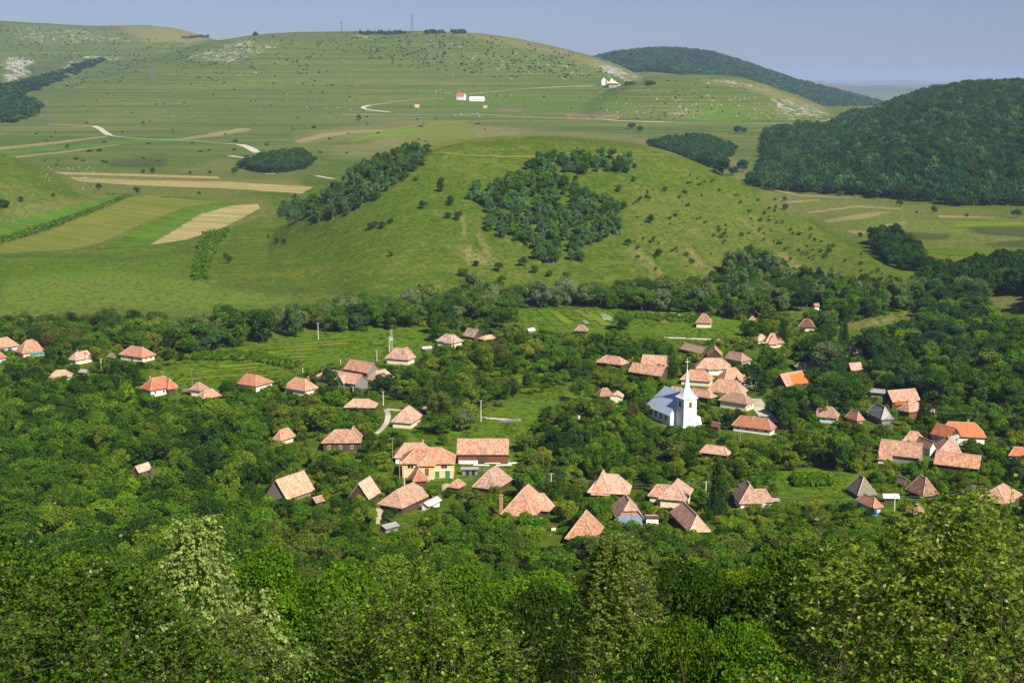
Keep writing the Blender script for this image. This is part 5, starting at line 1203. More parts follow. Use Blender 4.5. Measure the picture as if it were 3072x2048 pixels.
def fieldmat(name, a, b, c, rows=0.0, ang=0.0):
    m, nt, out = newmat(name); L = nt.links
    geo = N(nt, 'ShaderNodeNewGeometry'); mp = N(nt, 'ShaderNodeMapping'); mp.inputs['Rotation'].default_value = (0, 0, ang); L.new(geo.outputs['Position'], mp.inputs[0]); P = mp.outputs[0]
    n1 = noise(nt, P, 0.06, 5, .65); n2 = noise(nt, P, 1.0, 4, .7, (0.008, 0.16, .1)); n3 = noise(nt, P, .5, 5, .7)
    col = mixc(nt, ramp(nt, n1, [(.35, 0), (.65, 1)]), a, b); col = mixc(nt, ramp(nt, n2, [(.46, 0), (.56, .95)]), col, c)
    col = mixc(nt, ramp(nt, n3, [(.35, .4), (.55, 0)]), col, tuple(x * .6 for x in a))
    bsdf(nt, out, col, 1.0, 0.0, n3, .8, .4); return m
F_CROP = fieldmat('crop_green', (0.075, 0.155, 0.010), (0.100, 0.180, 0.014), (0.055, 0.125, 0.010), ang=.6)
F_CORN = fieldmat('corn_green', (0.070, 0.135, 0.004), (0.105, 0.170, 0.006), (0.050, 0.10, 0.004), ang=.6)
F_STUB = fieldmat('stubble', (0.31, 0.255, 0.110), (0.37, 0.30, 0.135), (0.22, 0.205, 0.065), ang=.35)
F_TAN = fieldmat('tan_strip', (0.24, 0.195, 0.080), (0.29, 0.23, 0.10), (0.15, 0.16, 0.045), ang=0)
F_HAY = fieldmat('hay_meadow', (0.140, 0.155, 0.022), (0.185, 0.175, 0.036), (0.105, 0.145, 0.012), ang=.7)
F_PLOUGH = fieldmat('ploughed', (0.17, 0.12, 0.075), (0.20, 0.145, 0.09), (0.13, 0.11, 0.05))
F_DARK = fieldmat('dark_fallow', (0.050, 0.080, 0.018), (0.070, 0.095, 0.022), (0.07, 0.065, 0.03))
F_LIGHT = fieldmat('light_plot', (0.135, 0.195, 0.012), (0.170, 0.215, 0.018), (0.09, 0.155, 0.008))
F_BLOOM = fieldmat('flowering_plot', (0.30, 0.34, 0.22), (0.20, 0.26, 0.10), (0.12, 0.18, 0.04))
F_ROAD = fieldmat('gravel_road', (0.46, 0.42, 0.33), (0.54, 0.50, 0.41), (0.36, 0.33, 0.25))
FL = [
 ('hay_field', [(0, 737), (131, 702), (279, 643), (392, 594), (444, 585), (653, 607)], [(0, 763), (218, 750), (305, 729), (436, 668), (566, 620), (655, 609)], F_HAY, 'dry hay field bulging between two green strips'),
 ('crop_field', [(0, 672), (144, 637), (279, 602), (392, 578)], [(0, 716), (131, 676), (279, 629), (383, 585)], F_CROP, 'broad blue-green crop field at the west'),
 ('maize_field', [(0, 716), (131, 676), (279, 629), (385, 585)], [(0, 731), (131, 694), (279, 636), (390, 589)], F_CORN, 'bright maize strip along the crop field'),
 ('crop_field', [(296, 750), (392, 698), (479, 655), (566, 622), (679, 611)], [(348, 746), (436, 703), (523, 659), (610, 624), (714, 612)], F_CORN, 'narrow green crop strip beside the hay field'),
 ('crop_field', [(348, 746), (436, 703), (523, 659), (610, 624), (712, 612)], [(449, 735), (501, 707), (566, 668), (610, 642), (679, 622), (714, 613)], F_CROP, 'blue-green crop strip beside the stubble field'),
 ('stubble_field', [(449, 735), (523, 690), (610, 637), (697, 618), (775, 613)], [(470, 734), (557, 720), (653, 692), (719, 659), (780, 626)], F_STUB, 'curved pale stubble field on the knoll'),
 ('maize_plot', [(575, 842), (581, 790), (590, 745), (601, 711), (610, 700)], [(618, 838), (631, 781), (645, 746), (692, 720), (697, 687)], F_CORN, 'dark green maize plot running down the bank'),
 ('stubble_field', [(205, 532), (436, 542), (697, 547), (940, 562)], [(240, 546), (436, 558), (697, 568), (905, 582)], F_STUB, 'long pale stubble strip across the valley'),
 ('stubble_field', [(157, 517), (392, 522), (653, 530)], [(190, 524), (400, 530), (660, 537)], F_STUB, 'thin pale stubble strip behind the long one'),
 ('hedge_strip', [(315, 578), (440, 589), (560, 592), (660, 604)], [(318, 582), (440, 594), (560, 599), (660, 609)], F_CORN, 'green hedge strip between two fields'),
 ('tan_field', [(0, 442), (160, 426), (318, 408)], [(0, 451), (160, 434), (320, 412)], F_TAN, 'tan strip on the far western plain, upper'),
 ('tan_field', [(44, 470), (200, 453), (357, 432)], [(50, 475), (200, 458), (357, 436)], F_TAN, 'tan strip on the far western plain, lower'),
 ('tan_field', [(531, 418), (723, 385), (753, 388)], [(545, 421), (653, 409), (753, 392)], F_TAN, 'tan triangle behind the dark fallow'),
 ('crop_field', [(0, 452), (200, 440), (420, 418), (600, 412)], [(0, 466), (200, 450), (420, 432), (600, 420)], F_CROP, 'green strip between the two tan strips'),
 ('fallow_field', [(335, 488), (420, 478), (505, 476)], [(330, 500), (430, 496), (500, 484)], F_DARK, 'dark fallow patch on the far plain'),
 ('ploughed_field', [(1695, 342), (1869, 344)], [(1703, 359), (1851, 361)], F_PLOUGH, 'brown ploughed patch under the terraced slope'),
 ('ploughed_field', [(1490, 326), (1570, 330)], [(1500, 334), (1560, 338)], F_PLOUGH, 'small brown patch near the far sheepfold'),
 ('crop_field', [(1037, 425), (1111, 401), (1172, 388), (1320, 375)], [(1060, 425), (1180, 412), (1300, 405), (1325, 378)], F_LIGHT, 'light green field before the round hill'),
 ('tan_field', [(880, 425), (960, 402), (1060, 392), (1160, 388)], [(900, 432), (960, 416), (1050, 402), (1160, 394)], F_TAN, 'tan track field beside the light green field'),
 ('tan_field', [(1290, 366), (1330, 362), (1420, 372)], [(1180, 440), (1300, 450), (1420, 420)], F_HAY, 'wide dry field behind the round hill'),
 ('tan_field', [(2353, 606), (2462, 599)], [(2360, 611), (2462, 603)], F_TAN, 'first short tan strip of the eastern valley'),
 ('tan_field', [(2418, 637), (2570, 617), (2710, 626)], [(2427, 642), (2570, 623), (2700, 631)], F_TAN, 'long bent tan strip of the eastern valley'),
 ('tan_field', [(2470, 662), (2592, 640), (2675, 632)], [(2484, 669), (2592, 658), (2671, 638)], F_TAN, 'wedge of tan stubble in the eastern valley'),
 ('tan_field', [(2640, 677), (2719, 663)], [(2658, 682), (2719, 674)], F_TAN, 'small tan lozenge in the eastern valley'),
 ('tan_field', [(2810, 646), (2984, 652)], [(2819, 655), (2980, 658)], F_TAN, 'tan strip in front of the forest edge'),
 ('tan_field', [(2290, 560), (2400, 585), (2560, 592)], [(2300, 568), (2400, 591), (2555, 597)], F_TAN, 'thin tan strip at the forest corner'),
 ('tan_field', [(2540, 692), (2640, 696)], [(2560, 703), (2640, 702)], F_TAN, 'short tan strip beside the hill foot'),
 ('fallow_field', [(2701, 699), (2780, 700), (2854, 707)], [(2745, 719), (2800, 719), (2849, 713)], F_DARK, 'dark spindle of fallow in the eastern valley'),
 ('fallow_field', [(2932, 685), (3090, 682)], [(2941, 700), (3090, 711)], F_DARK, 'dark fallow field at the picture edge'),
 ('fallow_field', [(2993, 726), (3090, 720)], [(3000, 737), (3090, 741)], F_DARK, 'lower dark fallow field at the picture edge'),
 ('crop_field', [(2760, 745), (3080, 760)], [(2800, 760), (3080, 785)], F_CORN, 'green crop rows at the eastern edge'),
 ('crop_field', [(2870, 665), (3085, 668)], [(2860, 682), (3085, 678)], F_LIGHT, 'light green strip at the eastern edge'),
]
for a in FL: draped(*a)
# allotment strips and garden plots
for k in range(15):
    t = k / 14; u0 = 560 + 380 * t; v0 = 1098 - 8 * math.sin(t * 3)
    sh = rng.uniform(-8, 8); wv = rng.uniform(3, 7); vv = 1010 + 8.2 * k
    ul = float(np.interp(vv, [1010, 1130], [880, 500])); ur = float(np.interp(vv, [1010, 1130], [1150, 800]))
    ul += rng.uniform(0, 60); ur -= rng.uniform(0, 120)
    draped('garden_strip', [(ul, vv + 14), ((ul + ur) / 2, vv + sh * .4 + 4), (ur, vv)], [(ul, vv + 14 + wv), ((ul + ur) / 2, vv + sh * .4 + 4 + wv), (ur, vv + wv)], [F_CROP, F_LIGHT, F_HAY, F_CORN, F_LIGHT][k % 5], 'strip of the western allotments', n=30, mrows=4)
for k in range(13):
    u0 = 1610 + k * 36; m_ = [F_CROP, F_LIGHT, F_CORN, F_HAY, F_LIGHT, F_BLOOM][k % 6]
    draped('garden_plot', [(u0, 930 + (k % 3) * 4), (u0 + 22, 931 + (k % 3) * 4)], [(u0 + 52, 978 - (k % 4) * 5), (u0 + 80, 977 - (k % 4) * 5)], m_, 'slanting plot of the gardens behind the village', n=8, mrows=12)
for u0, v0, w_, h_ in [(1802, 950, 14, 12), (1745, 963, 16, 10), (1738, 941, 16, 3), (1830, 960, 12, 3)]:
    draped('flower_plot', [(u0, v0), (u0 + w_, v0 + 1)], [(u0 + w_ * .6, v0 + h_), (u0 + w_ * 1.6, v0 + h_)], F_BLOOM, 'pale flowering plot in the gardens', lift=.4, n=6, mrows=5)
def road(name, pts, width, label, lift=.35, mat=None):
    P = np.array(pts, float); X, Y = hit(P[:, 0], P[:, 1])
    C = np.stack([X, Y], 1); d = np.r_[0, np.cumsum(np.hypot(*np.diff(C, axis=0).T))]
    n = max(12, int(d[-1] / max(2.0, width * .5))); t = np.linspace(0, d[-1], n)
    cx, cy_ = np.interp(t, d, X), np.interp(t, d, Y)
    for _ in range(4):
        cx[1:-1] = (cx[:-2] + 2 * cx[1:-1] + cx[2:]) / 4; cy_[1:-1] = (cy_[:-2] + 2 * cy_[1:-1] + cy_[2:]) / 4
    tx, ty = np.gradient(cx), np.gradient(cy_); l = np.hypot(tx, ty) + 1e-9; nx_, ny_ = -ty / l, tx / l
    wd = width * (1 + .2 * fbm(cx, cy_, 15, 2)); rows = []
    for s in (-.5, -.2, .2, .5): 
        xx, yy = cx + nx_ * wd * s, cy_ + ny_ * wd * s; rows.append(np.stack([xx, yy, Z(xx, yy) + lift], 1))
    V = np.stack(rows); idx = np.arange(4 * n).reshape(4, n)
    Q = np.stack([idx[:-1, :-1], idx[:-1, 1:], idx[1:, 1:], idx[1:, :-1]], -1).reshape(-1, 4)[:, ::-1]
    o = mkobj(name, mesh_np(name, V.reshape(-1, 3), Q, mat or F_ROAD)); tag(o, label, kind='structure'); return o
road('road', [(283, 379), (300, 386), (312, 396), (328, 406)], 9, 'white gravel bend on the far western plain')
road('road', [(145, 374), (200, 375), (283, 379)], 4, 'thin white road on the far plain')
road('road', [(328, 406), (345, 410), (458, 419), (566, 423), (660, 430), (718, 434)], 3.5, 'thin country road crossing the far plain')
road('road', [(718, 434), (740, 440), (757, 449), (774, 459)], 11, 'white gravel road dropping past the copse')
road('road', [(688, 468), (700, 470), (740, 475), (782, 484)], 9, 'white gravel road beside the copse')
road('road', [(810, 523), (815, 517), (820, 513)], 10, 'short white road piece below the copse')
road('road', [(948, 528), (975, 533), (1003, 538)], 6, 'pale lane west of the round hill')
road('road', [(1170, 337), (1140, 334), (1111, 331), (1090, 327), (1087, 324), (1096, 319), (1111, 317)], 9, 'hairpin of the white road')
road('road', [(1111, 317), (1142, 312), (1198, 305), (1233, 300), (1330, 295)], 3, 'white road climbing from the hairpin')
road('road', [(1400, 284), (1470, 277), (1560, 268), (1640, 263), (1780, 258)], 3, 'pale track towards the monastery')
road('road', [(1024, 346), (1298, 346), (1450, 344), (1677, 355), (1850, 363), (2021, 368), (2260, 372)], 2.4, 'long pale track across the upper plain')
road('road', [(2260, 372), (2400, 370), (2480, 362), (2540, 350), (2590, 348)], 5, 'pale track over the pass')
road('track', [(1290, 462), (1400, 469), (1600, 471), (1800, 469), (1950, 467), (2010, 468)], 3.5, 'pale terrace path round the crest of the round hill', mat=F_HAY)
road('lane', [(1158, 1228), (1166, 1246), (1160, 1269), (1143, 1292), (1127, 1302)], 1.7, 'pale dirt lane bending between the houses', lift=.12)
road('lane', [(1158, 1228), (1175, 1229), (1200, 1232)], 2.6, 'side branch of the dirt lane', lift=.14)
road('lane', [(1445, 1253), (1483, 1256), (1536, 1260), (1562, 1261)], 2.2, 'pale footway across the meadow', lift=.12)
road('lane', [(2262, 1196), (2287, 1233), (2306, 1258), (2330, 1290), (2352, 1325)], 5.5, 'village street beside the church quarter', lift=.12)
road('lane', [(1993, 1013), (2020, 1014), (2049, 1014), (2110, 1018), (2163, 1020), (2210, 1023)], 3.4, 'dirt road behind the upper houses', lift=.12)
road('lane', [(2225, 1024), (2262, 1012), (2290, 1005), (2330, 998), (2380, 978)], 4, 'dirt road climbing to the corner farm', lift=.12)
# maize rows as plants
it = []
for A, Bq, n in [([(575, 842), (590, 745), (610, 700)], [(618, 838), (645, 746), (697, 687)], 420), ([(0, 716), (131, 676), (279, 629), (385, 585)], [(0, 731), (131, 694), (279, 636), (390, 589)], 420), ([(560, 1062), (760, 1060), (900, 1090)], [(560, 1080), (760, 1085), (880, 1110)], 300), ([(2380, 1432), (2480, 1432)], [(2375, 1462), (2490, 1460)], 160), ([(1850, 942), (2100, 952)], [(1850, 958), (2100, 970)], 120)]:
    a = np.array(A, float); b = np.array(Bq, float)
    for q in range(n):
        t = rng.random() * (len(a) - 1); i = min(int(t), len(a) - 2); f = t - i; w_ = rng.random()
        p = (a[i] * (1 - f) + a[i + 1] * f) * (1 - w_) + (b[i] * (1 - f) + b[i + 1] * f) * w_
        X, Y = hit([p[0]], [p[1]]); s = 1.15 if Y[0] < 800 else 1.6
        it.append((float(X[0]), float(Y[0]), float(Z(X, Y)[0]) + .9, s * rng.uniform(.7, 1.2), s * .9, rng.choice(['fresh', 'mid', 'light'])))
mass('maize_crop', it, 'dot', 'rows of tall maize plants')
# rough tufts, weeds and low scrub on all open grass
it = []
for poly, n, s0 in [(OPEN[0], 900, .9), (OPEN[1], 350, .8), (OPEN[2], 700, .8), (OPEN[3], 260, .5), (OPEN[4], 300, .6), (OPEN[6], 120, .8), ([(0, 760), (600, 760), (900, 880), (1400, 880), (1300, 920), (700, 960), (0, 960)], 160, .4), ([(900, 700), (1300, 480), (2000, 480), (2700, 850), (2100, 850), (1000, 880), (700, 860)], 900, .6)]:
    us = [p[0] for p in poly]; vs = [p[1] for p in poly]
    u = rng.uniform(min(us), max(us), n * 3); v = rng.uniform(min(vs), max(vs), n * 3); k = inpoly(u, v, poly) & (fbm(u, v, 40, 2) > -.15); u, v = u[k][:n], v[k][:n]
    X, Y = hit(u, v)
    for a, b in zip(X, Y):
        s = s0 * rng.uniform(.4, 1.2); it.append((float(a), float(b), float(Z(a, b)) + s * .1, s * 1.2, s * .32, rng.choice(['light', 'fresh', 'olive', 'light', 'yellow', 'mid'])))
mass('weeds', it, 'dot', 'tufts of weeds and low growth on the open grass')
# ------------------------------------------------------------------ far buildings, pylons
def far_spot(u, v): return at(u, v)
x, y, z = at(1838, 262)
root = empty('monastery', (x, y, z), R(12)); root.scale = (.8, .8, .8); tag(root, 'hillside monastery with golden flared roofs at the foot of the rocky spur', 'monastery')
GOLD = mat_plain('golden_roof', (0.50, 0.40, 0.22), (0.58, 0.48, 0.28), .3)
MB().box(-12, 6, -7, 7, -3, 9).build('wall', mat_plain('monastery_stone', (0.20, 0.20, 0.30), (0.30, 0.28, 0.32), .3), root)
MB().box(6, 26, -6, 7, -3, 6).build('wing', mat_plain('monastery_plaster', (0.60, 0.42, 0.32), (0.70, 0.52, 0.40), .3), root)
b = MB(); P = [(19, 9), (14, 11.5), (8, 13), (5, 16), (2.5, 20), (.3, 21.5)]; V = []; Fc = []
for w_, zz in P: V += [(-3 - w_ * .9, -w_ * .55, zz), (-3 + w_ * .9, -w_ * .55, zz), (-3 + w_ * .9, w_ * .55, zz), (-3 - w_ * .9, w_ * .55, zz)]
for i in range(len(P) - 1):
    for k in range(4): Fc.append((i * 4 + k, i * 4 + (k + 1) % 4, i * 4 + 4 + (k + 1) % 4, i * 4 + 4 + k))
Fc += [(3, 2, 1, 0), tuple(range(len(P) * 4 - 4, len(P) * 4))]
b.add(V, Fc).build('roof', GOLD, root)
MB().box(-15.5, -13, -1.5, 1.5, 10, 17).box(5, 7.5, -1.5, 1.5, 10, 16).build('turret', GOLD, root)
MB().box(8, 11, -6.2, -5.9, 1, 4).build('window', M_PANE, root)
x, y, z = at(1809, 255)
MB().tube([(0, 0, -1), (0, 0, 6), (1.5, 0, 10), (0, 0, 13)], [5, 5, 4, 1.5], 8).build('shrine', WALLM['white']).location = (x, y, z)
tag(bpy.data.objects['shrine'], 'white rounded shrine tower west of the monastery', 'shrine')
x, y, z = at(1384, 300); root = empty('farmhouse', (x, y, z), R(-25)); tag(root, 'white farmhouse with red roof alone on the far plain', 'house')
volume(root, 15, 9, 7.5, 5, 'gable', ROOFM['dark'] if False else mat_plain('roof_crimson', (.42, .10, .09), (.48, .14, .12), .5), WALLM['white'], caps=False)
x, y, z = at(1431, 303); root = empty('stable', (x, y, z), R(-8)); tag(root, 'long white stable beside the red roofed farmhouse', 'stable')
volume(root, 27, 11, 3.5, 4, 'gable', ROOFM['white'], WALLM['white'], caps=False)
for u, v, s, lb in [(1251, 322, 5, 'pale hay rack on the far plain below the farmhouse'), (1456, 324, 4, 'pinkish hut on the far plain east of the stable')]:
    x, y, z = at(u, v); root = empty('field_hut', (x, y, z)); tag(root, lb, 'hut'); volume(root, s * 1.6, s, s * .5, s * .5, 'gable', ROOFM['light'], WALLM['cream'], caps=False)
# limestone boulders strewn on the far plain
M_ROCK = mat_plain('limestone', (0.42, 0.40, 0.35), (0.62, 0.60, 0.54), .5)
it = []
g = np.random.default_rng(5); V = []; Q = []
for u0, u1, v0, v1, n in [(850, 1100, 280, 330, 12), (1300, 1640, 268, 300, 24), (1800, 2300, 290, 355, 60), (1360, 1460, 340, 350, 12), (700, 780, 215, 225, 10), (1300, 1700, 190, 240, 24), (2240, 2500, 340, 362, 40), (120, 300, 500, 575, 60)]:
    U, W = g.uniform(u0, u1, n), g.uniform(v0, v1, n); X, Y = hit(U, W)
    for a, b_ in zip(X, Y):
        s = g.uniform(.4, 1.5) * (b_ / 2600); zz = float(Z(a, b_)); o = len(V)
        for sx, sy, sz in ((-1, -1, -.5), (1, -1, -.5), (1, 1, -.5), (-1, 1, -.5), (-.7, -.6, .6), (.6, -.7, .7), (.7, .6, .5), (-.6, .7, .6)): V.append((a + s * sx * g.uniform(.7, 1.4), b_ + s * sy, zz + s * .6 * sz * g.uniform(.7, 1.3)))
        Q += [[o, o + 1, o + 5, o + 4], [o + 1, o + 2, o + 6, o + 5], [o + 2, o + 3, o + 7, o + 6], [o + 3, o, o + 4, o + 7], [o + 4, o + 5, o + 6, o + 7]]
tag(mkobj('boulders', mesh_np('boulders', V, Q, M_ROCK)), 'limestone boulders strewn over the far slopes', kind='stuff')
M_STEEL = mat_plain('galvanised_steel', (0.10, 0.11, 0.12), (0.16, 0.17, 0.18), 1, .6, .4)
for u, v, vt, lb in [(1237, 98, 44, 'tallest lattice pylon standing on the middle hill crest'), (1025, 98, 66, 'lattice pylon on the middle hill crest, west of the tallest one'), (731, 192, 148, 'lattice pylon among the white rocks of the middle hill'), (458, 246, 190, 'lattice pylon on the slope above the terraces'), (145, 366, 298, 'lattice pylon at the edge of the far western plain')]:
    x, y, z = at(u, v); H = (v - vt) * math.hypot(x, y) / F
    root = empty('pylon', (x, y, z)); tag(root, lb, 'pylon', 'pylons of the far power line')
    b = MB(); s = H / 40; t_ = .24 * max(1, s)
    for sx in (-1, 1):
        for sy in (-1, 1): b.tube([(sx * 3 * s, sy * 3 * s, -1), (sx * 1.0 * s, sy * 1.0 * s, H * .62), (sx * .3 * s, sy * .3 * s, H)], t_, 4)
    for k in range(7):
        z0, z1 = H * .62 * k / 7, H * .62 * (k + 1) / 7; w0, w1 = 3 - 2 * k / 7, 3 - 2 * (k + 1) / 7
        for sy in (-1, 1): b.tube([(-w0 * s, sy * w0 * s, z0), (w1 * s, sy * w1 * s, z1)], t_ * .55, 3).tube([(w0 * s, sy * w0 * s, z0), (-w1 * s, sy * w1 * s, z1)], t_ * .55, 3)
    b.build('lattice_mast', M_STEEL, root)
    for f, wd in ((.66, 5.5), (.80, 7.5), (.92, 4.5)):
        MB().tube([(-wd * s, 0, H * f), (0, 0, H * f + 1.1 * s), (wd * s, 0, H * f)], [t_ * .6, t_ * 1.6, t_ * .6], 4).build('crossarm', M_STEEL, root)

# ------------------------------------------------------------------ power poles and wires of the village
M_CONC = mat_plain('pole_concrete', (0.46, 0.44, 0.38), (0.60, 0.58, 0.52), 1.5)
M_POLEW = mat_plain('pole_wood', (0.20, 0.17, 0.13), (0.32, 0.28, 0.22), 2)
M_WIRE = mat_plain('cable_alu', (0.22, 0.24, 0.22), (0.30, 0.32, 0.30), 1, .5, .4)
TOPS = {}
for key, u, v, vt, mt, lb in [('a', 955, 1020, 968, 1, 'tall concrete pole alone in the allotments'), ('b', 1168, 1055, 1008, 1, 'pale concrete pole beside the lattice post near the two-humped cream house'), ('c', 1131, 1088, 1050, 1, 'concrete pole behind the highest gabled barn'),
        ('d', 1022, 1104, 1077, 1, 'short concrete pole on the allotment grass behind the very long barn'), ('e', 909, 1134, 1102, 1, 'thin pole behind the pale hip-roofed house'), ('f', 1060, 1196, 1157, 1, 'concrete pole behind the peeping pale hip roof'), ('g', 1150, 1216, 1172, 1, 'pole by the start of the dirt lane'),
        ('h', 1443, 1266, 1198, 1, 'tall concrete pole in the central meadow'), ('i', 577, 1160, 1105, 0, 'wooden pole beside the small pyramid-roofed building'), ('j', 487, 1128, 1113, 0, 'short pole behind the white house with glazed verandah'), ('k', 788, 1168, 1137, 1, 'pole before the house at the allotment edge'),
        ('l', 1178, 1388, 1310, 0, 'slim pole west of the white house behind the yellow house'), ('m', 1213, 1458, 1400, 1, 'thick concrete pole before the yellow house'), ('n', 1199, 1435, 1372, 0, 'leaning wooden pole at the corner of the yellow house'), ('o', 1653, 1502, 1415, 1, 'tall concrete pole east of the large steep pale roof'),
        ('p', 2117, 1500, 1440, 1, 'concrete pole between the green-windowed cream house and the spruce'), ('q', 304, 1108, 1074, 1, 'pale pole between the cream gablet house and the dense dark tree'), ('r', 2310, 1255, 1207, 0, 'wooden pole at the village street'), ('s', 2918, 1520, 1452, 0, 'wooden pole with a brace west of the big hip roof at the eastern end'),
        ('t', 2220, 1335, 1295, 0, 'thin wooden pole before the long red street house'), ('w', 2682, 1545, 1482, 1, 'thin pale pole by the white-topped shed'), ('x', 1763, 1205, 1183, 0, 'short pole west of the green-gabled cottage'), ('y', 2375, 965, 932, 0, 'thin pole by the maroon-roofed house'), ('z', 763, 1392, 1360, 0, 'thin grey pole in the western trees')]:
    x, y, z = at(u, v); H = (v - vt) * y / F * 1.03; TOPS[key] = (x, y, z + H)
    root = empty('power_pole', (x, y, z)); tag(root, lb, 'pole', 'village power poles')
    b = MB().tube([(0, 0, -1), (0, 0, H)], [.21 if mt else .15, .13 if mt else .10], 8); b.build('shaft', M_CONC if mt else M_POLEW, root)
    MB().box(-.75, .75, -.05, .05, H - .35, H - .25).build('crossarm', M_POLEW, root)
    for sx in (-.65, 0, .65): MB().tube([(sx, 0, H - .26), (sx, 0, H - .05)], .06, 6).build('insulator', M_CONC, root)
x, y, z = at(1175, 1050); H = 9.5
root = empty('transformer_post', (x, y, z)); tag(root, 'slim lattice transformer post beside the pale concrete pole', 'post')
b = MB()
for sx in (-.4, .4): b.tube([(sx, 0, -1), (sx * .6, 0, H)], .08, 5)
for k in range(10): b.tube([(-.38, 0, k * .9), (.38, 0, k * .9 + .9)], .05, 4)
b.build('lattice_mast', M_CONC, root); MB().box(-.7, .7, -.5, .5, 4.2, 5.6).build('transformer', WALLM['greygreen'], root)
def wire(a, b_, sag, label, off=0.0):
    A = Vector(TOPS[a]) if isinstance(a, str) else Vector(a); Bv = Vector(TOPS[b_]) if isinstance(b_, str) else Vector(b_)
    pts = []
    for i in range(13):
        t = i / 12; p = A.lerp(Bv, t); p.z -= sag * 4 * t * (1 - t) + off; pts.append(p)
    o = MB().tube(pts, .02, 4).build('power_line', M_WIRE); tag(o, label, 'cable', 'overhead wires'); return o
far_r = (TOPS['s'][0] + 60, TOPS['s'][1] - 10, TOPS['s'][2] + 1)
for a, b_, s, lb in [('g', 'h', 1.2, 'wire from the lane pole to the meadow pole'), ('h', 'x', 1.8, 'wire from the meadow pole towards the green-gabled cottage'), ('m', 'o', 2.0, 'wire from the yellow house pole to the tall pole eastwards'), ('o', 'p', 2.0, 'wire above the wide pale roof in the front row'),
                     ('p', 'w', 3.0, 'wire in front of the bean rows to the white-topped shed'), ('w', 's', 1.5, 'wire from the white-topped shed to the braced pole'), ('f', 'g', .6, 'wire between the two poles by the dirt lane'), ('k', 'f', 1.4, 'wire behind the dark round trees'), ('s', far_r, 1.2, 'wire leaving over the big hip roof')]:
    wire(a, b_, s, 'upper ' + lb); wire(a, b_, s * 1.15, 'lower ' + lb, .55)
wire('r', (TOPS['r'][0] + 80, TOPS['r'][1] - 20, TOPS['r'][2] + 1), 1, 'wire from the street pole eastwards')

# ------------------------------------------------------------------ farmyard things
M_HAY = mat_plain('hay', (0.26, 0.21, 0.13), (0.40, 0.33, 0.22), 6, 1, 0, 0, (1, 1, .4), .2)
def heap(name, u, v, r, h, label, cat, mat=M_HAY, flat=.0):
    x, y, z = at(u, v); V = []; Fc = []; n = 14; P = [(1, 0), (.98, .3), (.85, .62), (.55, .88), (.2, .99)]
    for rr, zz in P:
        for k in range(n):
            t = 2 * math.pi * k / n; q = r * rr * (1 + .12 * math.sin(3 * t + zz * 5) + rng.uniform(-.05, .05)); V.append((q * math.cos(t), q * math.sin(t), h * zz + rng.uniform(-.05, .05) * h))
    for i in range(len(P) - 1):
        for k in range(n): Fc.append((i * n + k, i * n + (k + 1) % n, (i + 1) * n + (k + 1) % n, (i + 1) * n + k))
    Fc.append(tuple(range((len(P) - 1) * n, len(P) * n)))
    o = MB().add(V, Fc).build(name, mat, None, True); o.location = (x, y, z - .2); tag(o, label, cat)
heap('haystack', 1130, 1562, 3.0, 3.6, 'large rounded hay stack below the big smooth-tiled barn', 'haystack')
heap('haystack', 1338, 1470, 1.8, 2.2, 'small round hay heap beside the small pointed farmyard roof', 'haystack')
x, y, z = at(1478, 1418); b = MB()
for k in range(60):
    a = rng.uniform(0, 6.28); p = (rng.uniform(-4, 4), rng.uniform(-1.2, 1.2), rng.uniform(0, 1.5)); b.tube([p, (p[0] + 1.7 * math.cos(a), p[1] + .5 * math.sin(a), p[2] + rng.uniform(-.2, .5))], .06, 4)
o = b.build('branch_pile', M_DEAD); o.location = (x, y, z); tag(o, 'grey pile of cut branches beside the tall hip roof', 'branch pile')
x, y, z = at(1492, 1396)
for k in range(4):
    o = MB().box(-2.6 + k * .3, 2.4 + k * .2, -.5, .1, .1, .35).build('plank_stack', WALLM['white']); o.location = (x + (k - 1.5) * 3.2, y + (k % 2) * 2.4, z + .02); o.rotation_euler = (0, 0, R(-6 + 5 * k))
    tag(o, 'pale boards lying on the grass before the long square barn', 'boards', 'pale boards before the long square barn')
def fence(name, a, b_, label, h=1.2, mat=None, step=2.0):
    x0, y0, _ = at(*a); x1, y1, _ = at(*b_); d = math.hypot(x1 - x0, y1 - y0); n = max(2, int(d / step))
    root = empty(name, (x0, y0, float(Z(x0, y0)))); tag(root, label, 'fence'); z0 = float(Z(x0, y0)); mt = mat or WALLM['greywood']
    rl = MB(); prev = None
    for i in range(n + 1):
        t = i / n; x, y = (x1 - x0) * t, (y1 - y0) * t; z = float(Z(x0 + x, y0 + y)) - z0
        MB().box(x - .07, x + .07, y - .07, y + .07, z - .3, z + h).build('post', mt, root)
        if prev: rl.tube([(prev[0], prev[1], prev[2] + h * .85), (x, y, z + h * .85)], .05, 4).tube([(prev[0], prev[1], prev[2] + h * .4), (x, y, z + h * .4)], .05, 4)
        prev = (x, y, z)
    m = MB()
    for i in range(int(d / .3)):
        t = i * .3 / d; x, y = (x1 - x0) * t, (y1 - y0) * t; z = float(Z(x0 + x, y0 + y)) - z0; m.box(x - .1, x + .1, y - .02 + .08, y + .02 + .08, z, z + h * .92)
    rl.build('rail', mt, root); m.build('boards', mt, root)
fence('fence', (1370, 1384), (1530, 1386), 'grey board fence in front of the long square barn')
fence('fence', (1270, 1478), (1300, 1500), 'board fence across the farmyard by the big smooth-tiled barn')
fence('fence', (886, 1312), (930, 1312), 'low weathered fence east of the tall pointed hip roof')
fence('fence', (2640, 1292), (2668, 1292), 'short grey fence below the grey shingled cottage')
fence('fence', (150, 1092), (195, 1104), 'grey board fence by the turquoise verandah house garden')
fence('fence', (1500, 1270), (1560, 1264), 'low fence at the end of the meadow footway')
